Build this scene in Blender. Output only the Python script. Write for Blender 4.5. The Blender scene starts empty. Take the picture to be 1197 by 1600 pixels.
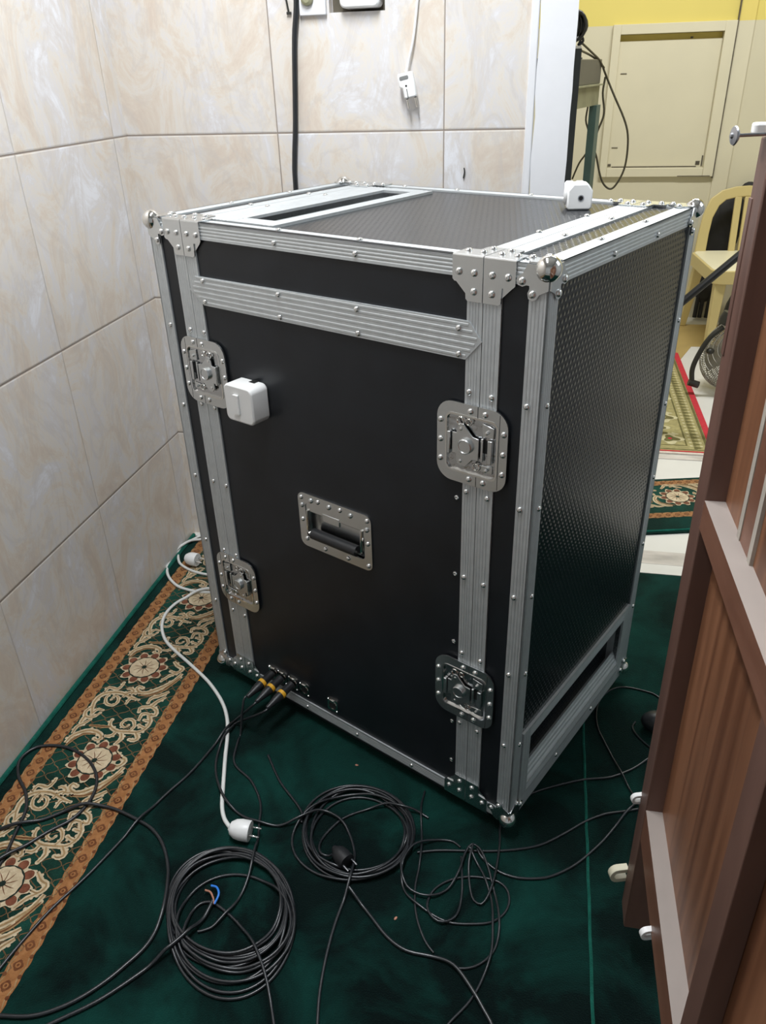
import bpy, bmesh, math, random
from mathutils import Vector, Matrix
random.seed(7)
SC = bpy.context.scene
COL = SC.collection
PI = math.pi

# ------------------------------------------------------------------ camera
cam_d = bpy.data.cameras.new('camera')
cam = bpy.data.objects.new('camera', cam_d)
COL.objects.link(cam)
cam_d.sensor_fit = 'VERTICAL'
cam_d.sensor_height = 36.0
cam_d.lens = 36.0 * 1216.126 / 1600.0
cam_d.clip_start = 0.02
cam_d.clip_end = 60
cam.matrix_world = Matrix([[0.9803476, -0.0725477, 0.1834544, -0.00521], [0.1952953, 0.4884077, -0.8504808, -0.9831], [-0.0279001, 0.8695946, 0.4929775, 1.24655], [0, 0, 0, 1]])
SC.camera = cam

# ------------------------------------------------------------------ light and exposure
vs = SC.view_settings
vs.view_transform = 'Standard'
vs.look = 'None'
vs.gamma = 1.0
vs.use_curve_mapping = False
vs.exposure = 0.0
w = bpy.data.worlds.new('world')
SC.world = w
w.use_nodes = True
w.node_tree.nodes['Background'].inputs[0].default_value = (0.8, 0.85, 0.9, 1)
w.node_tree.nodes['Background'].inputs[1].default_value = 0.05

def area(name, loc, rot, sx, sy, power, col):
    l = bpy.data.lights.new(name, 'AREA')
    l.shape = 'RECTANGLE'
    l.size = sx
    l.size_y = sy
    l.energy = power
    l.color = col
    o = bpy.data.objects.new(name, l)
    o.location = loc
    o.rotation_euler = rot
    COL.objects.link(o)
    return o
area('ceiling_tube_light', (-0.38, 0.02, 2.30), (0, 0, 0), 0.12, 1.0, 36, (0.925, 0.965, 1.0))
area('doorway_daylight', (1.30, 0.45, 1.75), (0, math.radians(78), 0), 0.9, 0.8, 6.5, (0.86, 0.94, 1.0))
area('far_room_tube_light', (0.45, 2.30, 2.50), (0, 0, 0), 1.2, 0.2, 44, (0.97, 0.98, 0.97))

# ------------------------------------------------------------------ materials
def newmat(name):
    m = bpy.data.materials.new(name)
    m.use_nodes = True
    nt = m.node_tree
    return m, nt, nt.nodes['Principled BSDF']
def lin(c):
    return tuple(((x / 255) / 12.92 if x / 255 <= 0.04045 else ((x / 255 + 0.055) / 1.055) ** 2.4) for x in c) + (1,)
def mat(name, col, rough=0.5, metal=0.0, noise=0.0, nscale=20, bump=0.0, spec=0.5, stretch=None, ntype='NOISE', aniso=0):
    m, nt, b = newmat(name)
    b.inputs['Roughness'].default_value = rough
    b.inputs['Metallic'].default_value = metal
    b.inputs['Specular IOR Level'].default_value = spec
    c = tuple(col)[:3] + (1,)
    b.inputs['Base Color'].default_value = c
    if noise or bump:
        tc = nt.nodes.new('ShaderNodeTexCoord')
        mp = nt.nodes.new('ShaderNodeMapping')
        nt.links.new(tc.outputs['Object'], mp.inputs[0])
        if stretch:
            mp.inputs['Scale'].default_value = stretch
        n = nt.nodes.new('ShaderNodeTexNoise')
        n.inputs['Scale'].default_value = nscale
        n.inputs['Detail'].default_value = 5
        nt.links.new(mp.outputs[0], n.inputs[0])
        if noise:
            r = nt.nodes.new('ShaderNodeValToRGB')
            r.color_ramp.elements[0].position = 0.3
            r.color_ramp.elements[1].position = 0.7
            r.color_ramp.elements[0].color = tuple(x * (1 - noise) for x in c[:3]) + (1,)
            r.color_ramp.elements[1].color = tuple(min(1, x * (1 + noise)) for x in c[:3]) + (1,)
            nt.links.new(n.outputs[0], r.inputs[0])
            nt.links.new(r.outputs[0], b.inputs['Base Color'])
        if bump:
            bp = nt.nodes.new('ShaderNodeBump')
            bp.inputs['Strength'].default_value = bump
            bp.inputs['Distance'].default_value = 0.002
            nt.links.new(n.outputs[0], bp.inputs['Height'])
            nt.links.new(bp.outputs[0], b.inputs['Normal'])
    return m
def mth(nt, op, a, b=None):
    n = nt.nodes.new('ShaderNodeMath')
    n.operation = op
    for i, v in enumerate((a, b)):
        if v is None:
            continue
        if isinstance(v, (int, float)):
            n.inputs[i].default_value = v
        else:
            nt.links.new(v, n.inputs[i])
    return n.outputs[0]

def tile_mat(name, ax, u0, v0, p, vert=1.0):
    """marbled wall tiles, square, with thin grout; ax = horizontal axis 'X' or 'Y'"""
    m, nt, b = newmat(name)
    g = nt.nodes.new('ShaderNodeNewGeometry')
    s = nt.nodes.new('ShaderNodeSeparateXYZ')
    nt.links.new(g.outputs['Position'], s.inputs[0])
    u = mth(nt, 'DIVIDE', mth(nt, 'SUBTRACT', s.outputs[ax], u0), p)
    v = mth(nt, 'DIVIDE', mth(nt, 'SUBTRACT', s.outputs['Z'], v0), p)
    def edge(t):
        f = mth(nt, 'FRACT', t)
        return mth(nt, 'MINIMUM', f, mth(nt, 'SUBTRACT', 1.0, f))
    e = mth(nt, 'MINIMUM', mth(nt, 'MULTIPLY', edge(u), 1.35), edge(v))
    gu = mth(nt, 'MULTIPLY', mth(nt, 'LESS_THAN', mth(nt, 'MULTIPLY', edge(u), 1.35), 0.0042), vert)
    gr = mth(nt, 'MAXIMUM', gu, mth(nt, 'LESS_THAN', edge(v), 0.0042))
    cx = nt.nodes.new('ShaderNodeCombineXYZ')
    nt.links.new(mth(nt, 'FLOOR', u), cx.inputs[0])
    nt.links.new(mth(nt, 'FLOOR', v), cx.inputs[1])
    wn = nt.nodes.new('ShaderNodeTexWhiteNoise')
    wn.noise_dimensions = '3D'
    nt.links.new(cx.outputs[0], wn.inputs['Vector'])
    vm = nt.nodes.new('ShaderNodeVectorMath')
    vm.operation = 'MULTIPLY_ADD'
    nt.links.new(wn.outputs['Color'], vm.inputs[0])
    vm.inputs[1].default_value = (13, 17, 11)
    nt.links.new(g.outputs['Position'], vm.inputs[2])
    mp = nt.nodes.new('ShaderNodeMapping')
    mp.inputs['Scale'].default_value = (1.0, 1.0, 0.62)
    mp.inputs['Rotation'].default_value = (0.35, -0.3, 0)
    nt.links.new(vm.outputs[0], mp.inputs[0])
    def noise(scale, dist, detail=6, rough=0.6):
        n = nt.nodes.new('ShaderNodeTexNoise')
        n.inputs['Scale'].default_value = scale
        n.inputs['Detail'].default_value = detail
        n.inputs['Roughness'].default_value = rough
        n.inputs['Distortion'].default_value = dist
        nt.links.new(mp.outputs[0], n.inputs[0])
        return n.outputs[0]
    r1 = nt.nodes.new('ShaderNodeValToRGB')
    e1 = r1.color_ramp.elements
    e1[0].position = 0.34; e1[0].color = lin((213, 198, 184))
    e1[1].position = 0.66; e1[1].color = lin((232, 232, 236))
    k = e1.new(0.44); k.color = lin((220, 208, 194))
    k = e1.new(0.50); k.color = lin((224, 217, 208))
    k = e1.new(0.57); k.color = lin((219, 215, 214))
    nt.links.new(noise(8.5, 0.9, 12, 0.74), r1.inputs[0])
    r2 = nt.nodes.new('ShaderNodeValToRGB')
    e2 = r2.color_ramp.elements
    e2[0].position = 0.46; e2[0].color = (0, 0, 0, 1)
    e2[1].position = 0.55; e2[1].color = (0, 0, 0, 1)
    k = e2.new(0.50); k.color = (0.40, 0.40, 0.40, 1)
    nt.links.new(noise(5.5, 1.3, 8, 0.62), r2.inputs[0])
    mx = nt.nodes.new('ShaderNodeMix')
    mx.data_type = 'RGBA'
    nt.links.new(r2.outputs[0], mx.inputs[0])
    nt.links.new(r1.outputs[0], mx.inputs[6])
    mx.inputs[7].default_value = lin((204, 196, 190))
    mg = nt.nodes.new('ShaderNodeMix')
    mg.data_type = 'RGBA'
    nt.links.new(gr, mg.inputs[0])
    nt.links.new(mx.outputs[2], mg.inputs[6])
    mg.inputs[7].default_value = lin((150, 138, 128))
    nt.links.new(mg.outputs[2], b.inputs['Base Color'])
    rr = mth(nt, 'ADD', mth(nt, 'MULTIPLY', gr, 0.5), 0.32)
    nt.links.new(rr, b.inputs['Roughness'])
    bp = nt.nodes.new('ShaderNodeBump')
    bp.inputs['Distance'].default_value = 0.002
    bp.inputs['Strength'].default_value = 0.5
    hh = mth(nt, 'MINIMUM', mth(nt, 'MULTIPLY', e, 90.0), 1.0)
    nt.links.new(hh, bp.inputs['Height'])
    nt.links.new(bp.outputs[0], b.inputs['Normal'])
    return m

def hex_mat(name, a, bx, pitch=0.0108, rough=0.24, spec=0.34):
    """black phenolic board with a raised hexagon dot texture; a, bx = the two local axes of the board"""
    m, nt, b = newmat(name)
    tc = nt.nodes.new('ShaderNodeTexCoord')
    s = nt.nodes.new('ShaderNodeSeparateXYZ')
    nt.links.new(tc.outputs['Object'], s.inputs[0])
    q = 1.7320508
    def lat(off):
        x = mth(nt, 'SUBTRACT', mth(nt, 'FRACT', mth(nt, 'ADD', mth(nt, 'DIVIDE', s.outputs[a], pitch), off)), 0.5)
        y = mth(nt, 'MULTIPLY', mth(nt, 'SUBTRACT', mth(nt, 'FRACT', mth(nt, 'ADD', mth(nt, 'DIVIDE', s.outputs[bx], pitch * q), off)), 0.5), q)
        return mth(nt, 'SQRT', mth(nt, 'ADD', mth(nt, 'MULTIPLY', x, x), mth(nt, 'MULTIPLY', y, y)))
    d = mth(nt, 'MINIMUM', lat(0.0), lat(0.5))
    h = mth(nt, 'SUBTRACT', 1.0, mth(nt, 'MINIMUM', mth(nt, 'MULTIPLY', d, 3.0), 1.0))
    bp = nt.nodes.new('ShaderNodeBump')
    bp.inputs['Distance'].default_value = 0.0012
    bp.inputs['Strength'].default_value = 0.55
    nt.links.new(h, bp.inputs['Height'])
    nt.links.new(bp.outputs[0], b.inputs['Normal'])
    b.inputs['Base Color'].default_value = (0.0085, 0.0105, 0.0135, 1)
    b.inputs['Roughness'].default_value = rough
    b.inputs['Specular IOR Level'].default_value = spec
    return m

def plush_mat(name, dark, light, scale=7.0):
    m, nt, b = newmat(name)
    g = nt.nodes.new('ShaderNodeNewGeometry')
    n = nt.nodes.new('ShaderNodeTexNoise')
    n.inputs['Scale'].default_value = scale
    n.inputs['Detail'].default_value = 6
    n.inputs['Roughness'].default_value = 0.62
    n.inputs['Distortion'].default_value = 0.6
    nt.links.new(g.outputs['Position'], n.inputs[0])
    r = nt.nodes.new('ShaderNodeValToRGB')
    r.color_ramp.elements[0].position = 0.42
    r.color_ramp.elements[1].position = 0.70
    r.color_ramp.elements[0].color = dark
    r.color_ramp.elements[1].color = light
    nt.links.new(n.outputs[0], r.inputs[0])
    nt.links.new(r.outputs[0], b.inputs['Base Color'])
    b.inputs['Roughness'].default_value = 0.95
    b.inputs['Specular IOR Level'].default_value = 0.1
    b.inputs['Sheen Weight'].default_value = 0.25
    b.inputs['Sheen Tint'].default_value = (0.25, 0.8, 0.6, 1)
    n2 = nt.nodes.new('ShaderNodeTexNoise')
    n2.inputs['Scale'].default_value = 420
    nt.links.new(g.outputs['Position'], n2.inputs[0])
    bp = nt.nodes.new('ShaderNodeBump')
    bp.inputs['Distance'].default_value = 0.003
    bp.inputs['Strength'].default_value = 0.6
    nt.links.new(n2.outputs[0], bp.inputs['Height'])
    nt.links.new(bp.outputs[0], b.inputs['Normal'])
    return m

def wood_mat(name, c0, c1, scale=6.0, stretch=(3, 3, 0.25), rough=0.45):
    m, nt, b = newmat(name)
    tc = nt.nodes.new('ShaderNodeTexCoord')
    mp = nt.nodes.new('ShaderNodeMapping')
    mp.inputs['Scale'].default_value = stretch
    nt.links.new(tc.outputs['Object'], mp.inputs[0])
    n = nt.nodes.new('ShaderNodeTexNoise')
    n.inputs['Scale'].default_value = scale
    n.inputs['Detail'].default_value = 7
    n.inputs['Distortion'].default_value = 0.5
    nt.links.new(mp.outputs[0], n.inputs[0])
    r = nt.nodes.new('ShaderNodeValToRGB')
    r.color_ramp.elements[0].position = 0.35
    r.color_ramp.elements[1].position = 0.68
    r.color_ramp.elements[0].color = c0
    r.color_ramp.elements[1].color = c1
    nt.links.new(n.outputs[0], r.inputs[0])
    nt.links.new(r.outputs[0], b.inputs['Base Color'])
    b.inputs['Roughness'].default_value = rough
    return m

def band_wall_mat(name, low, high, z):
    m, nt, b = newmat(name)
    g = nt.nodes.new('ShaderNodeNewGeometry')
    s = nt.nodes.new('ShaderNodeSeparateXYZ')
    nt.links.new(g.outputs['Position'], s.inputs[0])
    n = nt.nodes.new('ShaderNodeTexNoise')
    n.inputs['Scale'].default_value = 3
    nt.links.new(g.outputs['Position'], n.inputs[0])
    f = mth(nt, 'GREATER_THAN', s.outputs['Z'], z)
    mx = nt.nodes.new('ShaderNodeMix')
    mx.data_type = 'RGBA'
    nt.links.new(f, mx.inputs[0])
    mx.inputs[6].default_value = low
    mx.inputs[7].default_value = high
    m2 = nt.nodes.new('ShaderNodeMix')
    m2.data_type = 'RGBA'
    m2.blend_type = 'MULTIPLY'
    m2.inputs[0].default_value = 0.12
    nt.links.new(mx.outputs[2], m2.inputs[6])
    nt.links.new(n.outputs[0], m2.inputs[7])
    nt.links.new(m2.outputs[2], b.inputs['Base Color'])
    b.inputs['Roughness'].default_value = 0.6
    return m

M = {}
M['tile_left'] = tile_mat('tile_left', 'Y', 0.497, 0.341, 0.3925, 0.3)
M['tile_back'] = tile_mat('tile_back', 'X', -0.2550, 0.341, 0.3925)
M['alu'] = mat('aluminium', (0.60, 0.63, 0.645), 0.48, 0.60, 0.05, 60, 0.0, stretch=(1, 1, 1))
M['plate'] = mat('steel_plate', (0.69, 0.71, 0.715), 0.27, 1.0)
M['chrome'] = mat('chrome', (0.78, 0.77, 0.74), 0.09, 1.0)
M['dishmetal'] = mat('pressed_chrome', (0.55, 0.56, 0.57), 0.06, 1.0, 0, 70, 1.0)
M['rivet'] = mat('rivet_nickel', (0.85, 0.86, 0.86), 0.18, 1.0)
M['hole'] = mat('dark_hole', (0.006, 0.006, 0.006), 0.8)
M['black'] = mat('black_phenolic', (0.0128, 0.0152, 0.0190), 0.35, 0, 0.2, 14, 0.10, spec=0.40)
M['hex_side'] = hex_mat('hex_side', 'Y', 'Z')
M['hex_top'] = hex_mat('hex_top', 'X', 'Y', rough=0.27, spec=0.6)
M['rubber'] = mat('black_rubber', (0.016, 0.017, 0.019), 0.42)
M['cable'] = mat('cable_black', (0.017, 0.019, 0.022), 0.30, 0, 0.2, 30, 0, spec=0.6)
M['cablewhite'] = mat('cable_white', (0.74, 0.75, 0.72), 0.4)
M['whiteplastic'] = mat('white_plastic', (0.87, 0.87, 0.86), 0.35, 0, 0.02, 8)
M['creamplastic'] = mat('cream_plastic', (0.70, 0.66, 0.50), 0.4)
M['yellowring'] = mat('yellow_ring', (0.80, 0.42, 0.03), 0.4)
M['blue'] = mat('blue_wire', (0.03, 0.22, 0.75), 0.4)
M['copper'] = mat('brown_wire', (0.45, 0.20, 0.13), 0.5)
M['green'] = plush_mat('green_plush', (0.0005, 0.0028, 0.0035, 1), (0.0036, 0.040, 0.032, 1), 5)
M['greenhem'] = plush_mat('green_hem', (0.006, 0.075, 0.055, 1), (0.012, 0.13, 0.095, 1), 30)
M['darkgreen'] = plush_mat('dark_green_ground', (0.006, 0.020, 0.014, 1), (0.010, 0.062, 0.044, 1), 9)
M['orange'] = plush_mat('orange_pile', (0.30, 0.125, 0.045, 1), (0.42, 0.19, 0.075, 1), 60)
M['brownpile'] = plush_mat('brown_pile', (0.13, 0.040, 0.016, 1), (0.20, 0.075, 0.03, 1), 50)
M['creampile'] = plush_mat('cream_pile', (0.52, 0.40, 0.26, 1), (0.70, 0.58, 0.40, 1), 70)
M['tanpile'] = plush_mat('tan_pile', (0.30, 0.19, 0.09, 1), (0.46, 0.30, 0.15, 1), 60)
M['rust'] = plush_mat('rust_pile', (0.15, 0.045, 0.025, 1), (0.26, 0.09, 0.05, 1), 60)
M['ink'] = plush_mat('dark_pile', (0.012, 0.018, 0.014, 1), (0.03, 0.035, 0.026, 1), 40)
M['lattice'] = plush_mat('lattice_pile', (0.13, 0.070, 0.033, 1), (0.22, 0.13, 0.065, 1), 40)
M['concrete'] = mat('concrete', (0.35, 0.34, 0.32), 0.8, 0, 0.1, 5)
M['marble'] = mat('marble', (0.74, 0.73, 0.69), 0.25, 0, 0.05, 4)
M['marblevein'] = mat('marble_veined', (0.58, 0.54, 0.50), 0.25, 0, 0.25, 7, stretch=(1, 3, 1))
M['plaster'] = mat('white_plaster', (0.80, 0.80, 0.82), 0.6, 0, 0.03, 9, 0.5)
M['ceil'] = mat('ceiling_paint', (0.72, 0.72, 0.71), 0.8, 0, 0.02, 3)
M['roomwall'] = mat('room_wall_paint', (0.50, 0.52, 0.54), 0.7, 0, 0.03, 3)
M['farwall'] = band_wall_mat('far_wall_paint', lin((218, 211, 184)), lin((232, 214, 118)), 1.405)
M['farplain'] = mat('far_cream', lin((216, 209, 183))[:3], 0.6, 0, 0.03, 4)
M['fary'] = mat('far_yellow', lin((228, 208, 116))[:3], 0.6, 0, 0.03, 4)
M['grime'] = mat('grime', (0.10, 0.085, 0.06), 0.8, 0, 0.3, 30)
M['door_edge'] = wood_mat('door_stile_wood', (0.105, 0.052, 0.038, 1), (0.17, 0.090, 0.068, 1), 5, (4, 4, 0.5), 0.5)
M['door_panel'] = wood_mat('door_panel_wood', (0.115, 0.042, 0.018, 1), (0.26, 0.115, 0.058, 1), 5, (3, 7, 0.30), 0.42)
M['door_rail'] = wood_mat('door_rail_wood', (0.15, 0.062, 0.036, 1), (0.24, 0.115, 0.075, 1), 6, (4, 0.5, 4), 0.4)
M['railtop'] = mat('pale_rail_top', (0.34, 0.29, 0.26), 0.6, 0, 0.12, 12, stretch=(1, 0.4, 1))  # paler tone for the top faces of the rails
M['paleedge'] = mat('pale_batten', (0.42, 0.38, 0.33), 0.6, 0, 0.12, 20)
M['steel'] = mat('grey_steel', (0.42, 0.43, 0.46), 0.35, 1.0)
M['chair'] = mat('yellow_plastic', lin((204, 186, 128))[:3], 0.4, 0, 0.03, 6)
M['chairseat'] = mat('lit_seat_top', lin((232, 226, 196))[:3], 0.4, 0, 0.02, 6)  # seat top painted paler than the frame, as if lit from above
M['greensteel'] = mat('green_steel', (0.055, 0.105, 0.095), 0.45, 0, 0.15, 10)
M['navysteel'] = mat('dark_steel', (0.035, 0.045, 0.055), 0.45, 0, 0.1, 10)
M['apron'] = mat('worn_olive_board', (0.25, 0.245, 0.15), 0.6, 0, 0.3, 9)
M['greybox'] = mat('grey_metal_case', (0.095, 0.09, 0.072), 0.5, 0, 0.06, 10)
M['brownwire'] = mat('dark_olive_wire', (0.055, 0.048, 0.028), 0.5)
M['fanguard'] = mat('fan_wire', (0.36, 0.345, 0.31), 0.35, 0.6)
M['fandark'] = mat('fan_dark', (0.03, 0.03, 0.026), 0.4)
M['bag'] = mat('black_fabric', (0.014, 0.014, 0.015), 0.75, 0, 0.3, 20, 0.5)
M['mat_tan'] = mat('tan_board', lin((176, 152, 96))[:3], 0.5, 0, 0.08, 8)
M['rug'] = mat('rug_ground', (0.34, 0.30, 0.13), 0.9, 0, 0.2, 60)
M['rugdark'] = mat('rug_olive', (0.13, 0.115, 0.035), 0.9, 0, 0.2, 60)
M['rugcream'] = mat('rug_cream', (0.55, 0.50, 0.30), 0.9, 0, 0.1, 60)
M['rugred'] = mat('rug_red', (0.50, 0.025, 0.04), 0.9, 0, 0.1, 60)
M['fringe'] = mat('rug_fringe', (0.7, 0.62, 0.55), 0.9, 0, 0.1, 60)

# ------------------------------------------------------------------ mesh helpers
class MB:
    def __init__(s):
        s.v = []; s.f = []; s.m = []
    def add(s, vs, fs, mi=0):
        k = len(s.v)
        s.v += [tuple(x) for x in vs]
        s.f += [tuple(i + k for i in f) for f in fs]
        s.m += [mi] * len(fs)
        return s
    def box(s, a, b, mi=0):
        x0, y0, z0 = a; x1, y1, z1 = b
        return s.add([(x0, y0, z0), (x1, y0, z0), (x1, y1, z0), (x0, y1, z0), (x0, y0, z1), (x1, y0, z1), (x1, y1, z1), (x0, y1, z1)],
                     [(0, 3, 2, 1), (4, 5, 6, 7), (0, 1, 5, 4), (1, 2, 6, 5), (2, 3, 7, 6), (3, 0, 4, 7)], mi)
    def prism(s, poly, o, u, v, n, d0, d1, mi=0):
        o = Vector(o); u = Vector(u); v = Vector(v); n = Vector(n); k = len(poly)
        P = [o + u * a + v * b + n * d0 for a, b in poly] + [o + u * a + v * b + n * d1 for a, b in poly]
        F = [tuple(range(k))[::-1], tuple(range(k, 2 * k))] + [(i, (i + 1) % k, k + (i + 1) % k, k + i) for i in range(k)]
        return s.add(P, F, mi)
    def ring(s, out, inn, o, u, v, n, d0, d1, mi=0):
        o = Vector(o); u = Vector(u); v = Vector(v); n = Vector(n); k = len(out)
        P = []
        for poly, d in ((out, d0), (inn, d0), (out, d1), (inn, d1)):
            P += [o + u * a + v * b + n * d for a, b in poly]
        F = []
        for i in range(k):
            j = (i + 1) % k
            F += [(i, j, k + j, k + i), (2 * k + i, 3 * k + i, 3 * k + j, 2 * k + j), (i, 2 * k + i, 2 * k + j, j), (k + i, k + j, 3 * k + j, 3 * k + i)]
        return s.add(P, F, mi)
    def lathe(s, prof, o, ax, n=16, mi=0, cap=True):
        o = Vector(o); ax = Vector(ax).normalized()
        t = Vector((0, 0, 1)) if abs(ax.z) < 0.9 else Vector((1, 0, 0))
        u = ax.cross(t).normalized(); w_ = ax.cross(u)
        P = []; F = []
        for r, h in prof:
            for i in range(n):
                a = 2 * PI * i / n
                P.append(o + ax * h + (u * math.cos(a) + w_ * math.sin(a)) * r)
        for k in range(len(prof) - 1):
            for i in range(n):
                j = (i + 1) % n
                F.append((k * n + i, k * n + j, (k + 1) * n + j, (k + 1) * n + i))
        if cap:
            F.append(tuple(range(n))[::-1]); F.append(tuple(range((len(prof) - 1) * n, len(prof) * n)))
        return s.add(P, F, mi)
    def cyl(s, p, q, r, n=14, mi=0, r2=None):
        p = Vector(p); q = Vector(q)
        return s.lathe([(r, 0), (r if r2 is None else r2, (q - p).length)], p, q - p, n, mi)
    def sphere(s, c, r, n=16, mi=0, sc=(1, 1, 1)):
        c = Vector(c); m = n // 2; P = []; F = []
        for k in range(m + 1):
            th = PI * k / m
            for i in range(n):
                a = 2 * PI * i / n
                P.append(c + Vector((r * sc[0] * math.sin(th) * math.cos(a), r * sc[1] * math.sin(th) * math.sin(a), r * sc[2] * math.cos(th))))
        for k in range(m):
            for i in range(n):
                j = (i + 1) % n
                F.append((k * n + i, (k + 1) * n + i, (k + 1) * n + j, k * n + j))
        return s.add(P, F, mi)
    def tube(s, pts, r, n=8, mi=0, closed=False):
        pts = [Vector(p) for p in pts]; N = len(pts); P = []; F = []
        nrm = None
        for i, p in enumerate(pts):
            a = pts[(i - 1) % N] if (closed or i > 0) else p
            b = pts[(i + 1) % N] if (closed or i < N - 1) else p
            t = (b - a)
            t = t.normalized() if t.length > 1e-9 else Vector((1, 0, 0))
            if nrm is None:
                up = Vector((0, 0, 1)) if abs(t.z) < 0.9 else Vector((1, 0, 0))
                nrm = (up - t * up.dot(t)).normalized()
            else:
                nrm = nrm - t * nrm.dot(t)
                nrm = nrm.normalized() if nrm.length > 1e-9 else Vector((0, 0, 1))
            bn = t.cross(nrm)
            rr = r[i] if isinstance(r, (list, tuple)) else r
            for k in range(n):
                an = 2 * PI * k / n
                P.append(p + (nrm * math.cos(an) + bn * math.sin(an)) * rr)
        L = N if closed else N - 1
        for i in range(L):
            i2 = (i + 1) % N
            for k in range(n):
                k2 = (k + 1) % n
                F.append((i * n + k, i * n + k2, i2 * n + k2, i2 * n + k))
        if not closed:
            F.append(tuple(range(n))[::-1]); F.append(tuple(range((N - 1) * n, N * n)))
        return s.add(P, F, mi)
    def build(s, name, mats, parent=None, smooth=True, bevel=0, angle=35, loc=None, rot=None):
        me = bpy.data.meshes.new(name)
        me.from_pydata(s.v, [], s.f)
        if not isinstance(mats, (list, tuple)):
            mats = [mats]
        for m in mats:
            me.materials.append(M[m])
        for p, mi in zip(me.polygons, s.m):
            p.material_index = mi
        bm = bmesh.new(); bm.from_mesh(me)
        bmesh.ops.recalc_face_normals(bm, faces=bm.faces)
        bm.to_mesh(me); bm.free()
        if smooth:
            me.polygons.foreach_set('use_smooth', [True] * len(me.polygons))
            me.set_sharp_from_angle(angle=math.radians(angle))
        o = bpy.data.objects.new(name, me)
        COL.objects.link(o)
        if parent: o.parent = parent
        if loc: o.location = loc
        if rot: o.rotation_euler = rot
        if bevel:
            bv = o.modifiers.new('bevel', 'BEVEL')
            bv.width = bevel; bv.segments = 2; bv.limit_method = 'ANGLE'; bv.angle_limit = math.radians(40)
        return o
def tag(o, label, cat, group=None, kind=None):
    if label: o['label'] = label
    if cat: o['category'] = cat
    if group: o['group'] = group
    if kind: o['kind'] = kind
    return o
def thing(name, label, cat, loc=(0, 0, 0), rz=0, group=None):
    o = bpy.data.objects.new(name, None)
    o.empty_display_size = 0.05
    COL.objects.link(o)
    o.location = loc; o.rotation_euler = (0, 0, rz)
    return tag(o, label, cat, group)
def struct(o):
    o['kind'] = 'structure'
    return o
def rrect(w_, h, r, seg=5, cx=0, cy=0):
    P = []
    for (sx, sy, a0) in ((1, 1, 0), (-1, 1, 90), (-1, -1, 180), (1, -1, 270)):
        for i in range(seg + 1):
            a = math.radians(a0 + 90 * i / seg)
            P.append((cx + sx * (w_ / 2 - r) + r * math.cos(a), cy + sy * (h / 2 - r) + r * math.sin(a)))
    return P
def smooth_path(P, k=3, closed=False):
    P = [Vector(p) for p in P]
    if closed: Q = [P[-1]] + P + [P[0], P[1]]
    else: Q = [2 * P[0] - P[1]] + P + [2 * P[-1] - P[-2]]
    out = []
    for i in range(1, len(Q) - 2):
        a, b, c, d = Q[i - 1:i + 3]
        for j in range(k):
            t = j / k
            out.append(0.5 * ((2 * b) + (c - a) * t + (2 * a - 5 * b + 4 * c - d) * t * t + (3 * b - a - 3 * c + d) * t ** 3))
    if not closed: out.append(P[-1])
    return out

# ------------------------------------------------------------------ the setting
XW, YB = -1.031, 0.957
HC = 2.62
def wallbox(name, a, b, m):
    return struct(MB().box(a, b).build(name, m, smooth=False))
wallbox('floor', (-1.6, -2.05, -0.06), (2.4, 0.936, -0.008), 'concrete')
wallbox('wall_left', (XW - 0.1, -2.0, -0.05), (XW, 1.10, HC), 'tile_left')
# back wall of tiles with a broken-out hole around the wall box
mb = MB()
HX0, HX1, HZ0, HZ1 = -0.507, -0.384, 1.359, 1.50
for a, b in (((XW, YB, -0.05), (HX0, YB + 0.14, HC)), ((HX1, YB, -0.05), (-0.068, YB + 0.14, HC)),
             ((HX0, YB, -0.05), (HX1, YB + 0.14, HZ0)), ((HX0, YB, HZ1), (HX1, YB + 0.14, HC)), ((HX0, YB + 0.03, HZ0), (HX1, YB + 0.14, HZ1))):
    mb.box(a, b)
struct(mb.build('wall_back', 'tile_back', smooth=False))
hole = MB().box((HX0 + 0.001, YB + 0.0285, HZ0 + 0.001), (HX1 - 0.001, YB + 0.0298, HZ1 - 0.001))
struct(hole.build('trim_5', 'grime', smooth=False))
# white plaster end of the wall, with a tile edging strip
mb = MB()
zs = [-0.05 + (HC + 0.05) * i / 60 for i in range(61)]
pr_ = []
for i, z in enumerate(zs):
    pr_.append((-0.056 + 0.0015 * math.sin(i * 1.7) + 0.001 * random.uniform(-1, 1), z))
for i in range(60):
    (x0, z0), (x1, z1) = pr_[i], pr_[i + 1]
    e0 = 0.0205 + 0.0006 * math.sin(i * 2.3); e1 = 0.0205 + 0.0006 * math.sin((i + 1) * 2.3)
    y0 = y1 = YB - 0.004
    mb.add([(x0, y0, z0), (e0, y0, z0), (e0, YB + 0.14, z0), (x0, YB + 0.14, z0), (x1, y1, z1), (e1, y1, z1), (e1, YB + 0.14, z1), (x1, YB + 0.14, z1)],
           [(0, 1, 5, 4), (1, 2, 6, 5), (2, 3, 7, 6), (3, 0, 4, 7)])
struct(mb.build('trim_1', 'plaster'))
struct(MB().box((-0.0745, YB - 0.006, -0.05), (-0.0575, YB + 0.01, HC)).build('trim_2', 'plaster', bevel=0.003))
wallbox('wall_right', (1.35, -2.0, -0.05), (1.45, YB, HC), 'roomwall')
wallbox('wall_front', (-1.1, -2.1, -0.05), (1.45, -2.0, HC), 'roomwall')
mb = MB().box((1.0, YB, -0.05), (2.3, YB + 0.14, HC)).box((0.02, YB, 2.1), (1.0, YB + 0.14, HC))
struct(mb.build('wall_divider', 'roomwall', smooth=False))
wallbox('ceiling', (-1.7, -2.1, HC), (2.4, 3.8, HC + 0.1), 'ceil')
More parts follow.
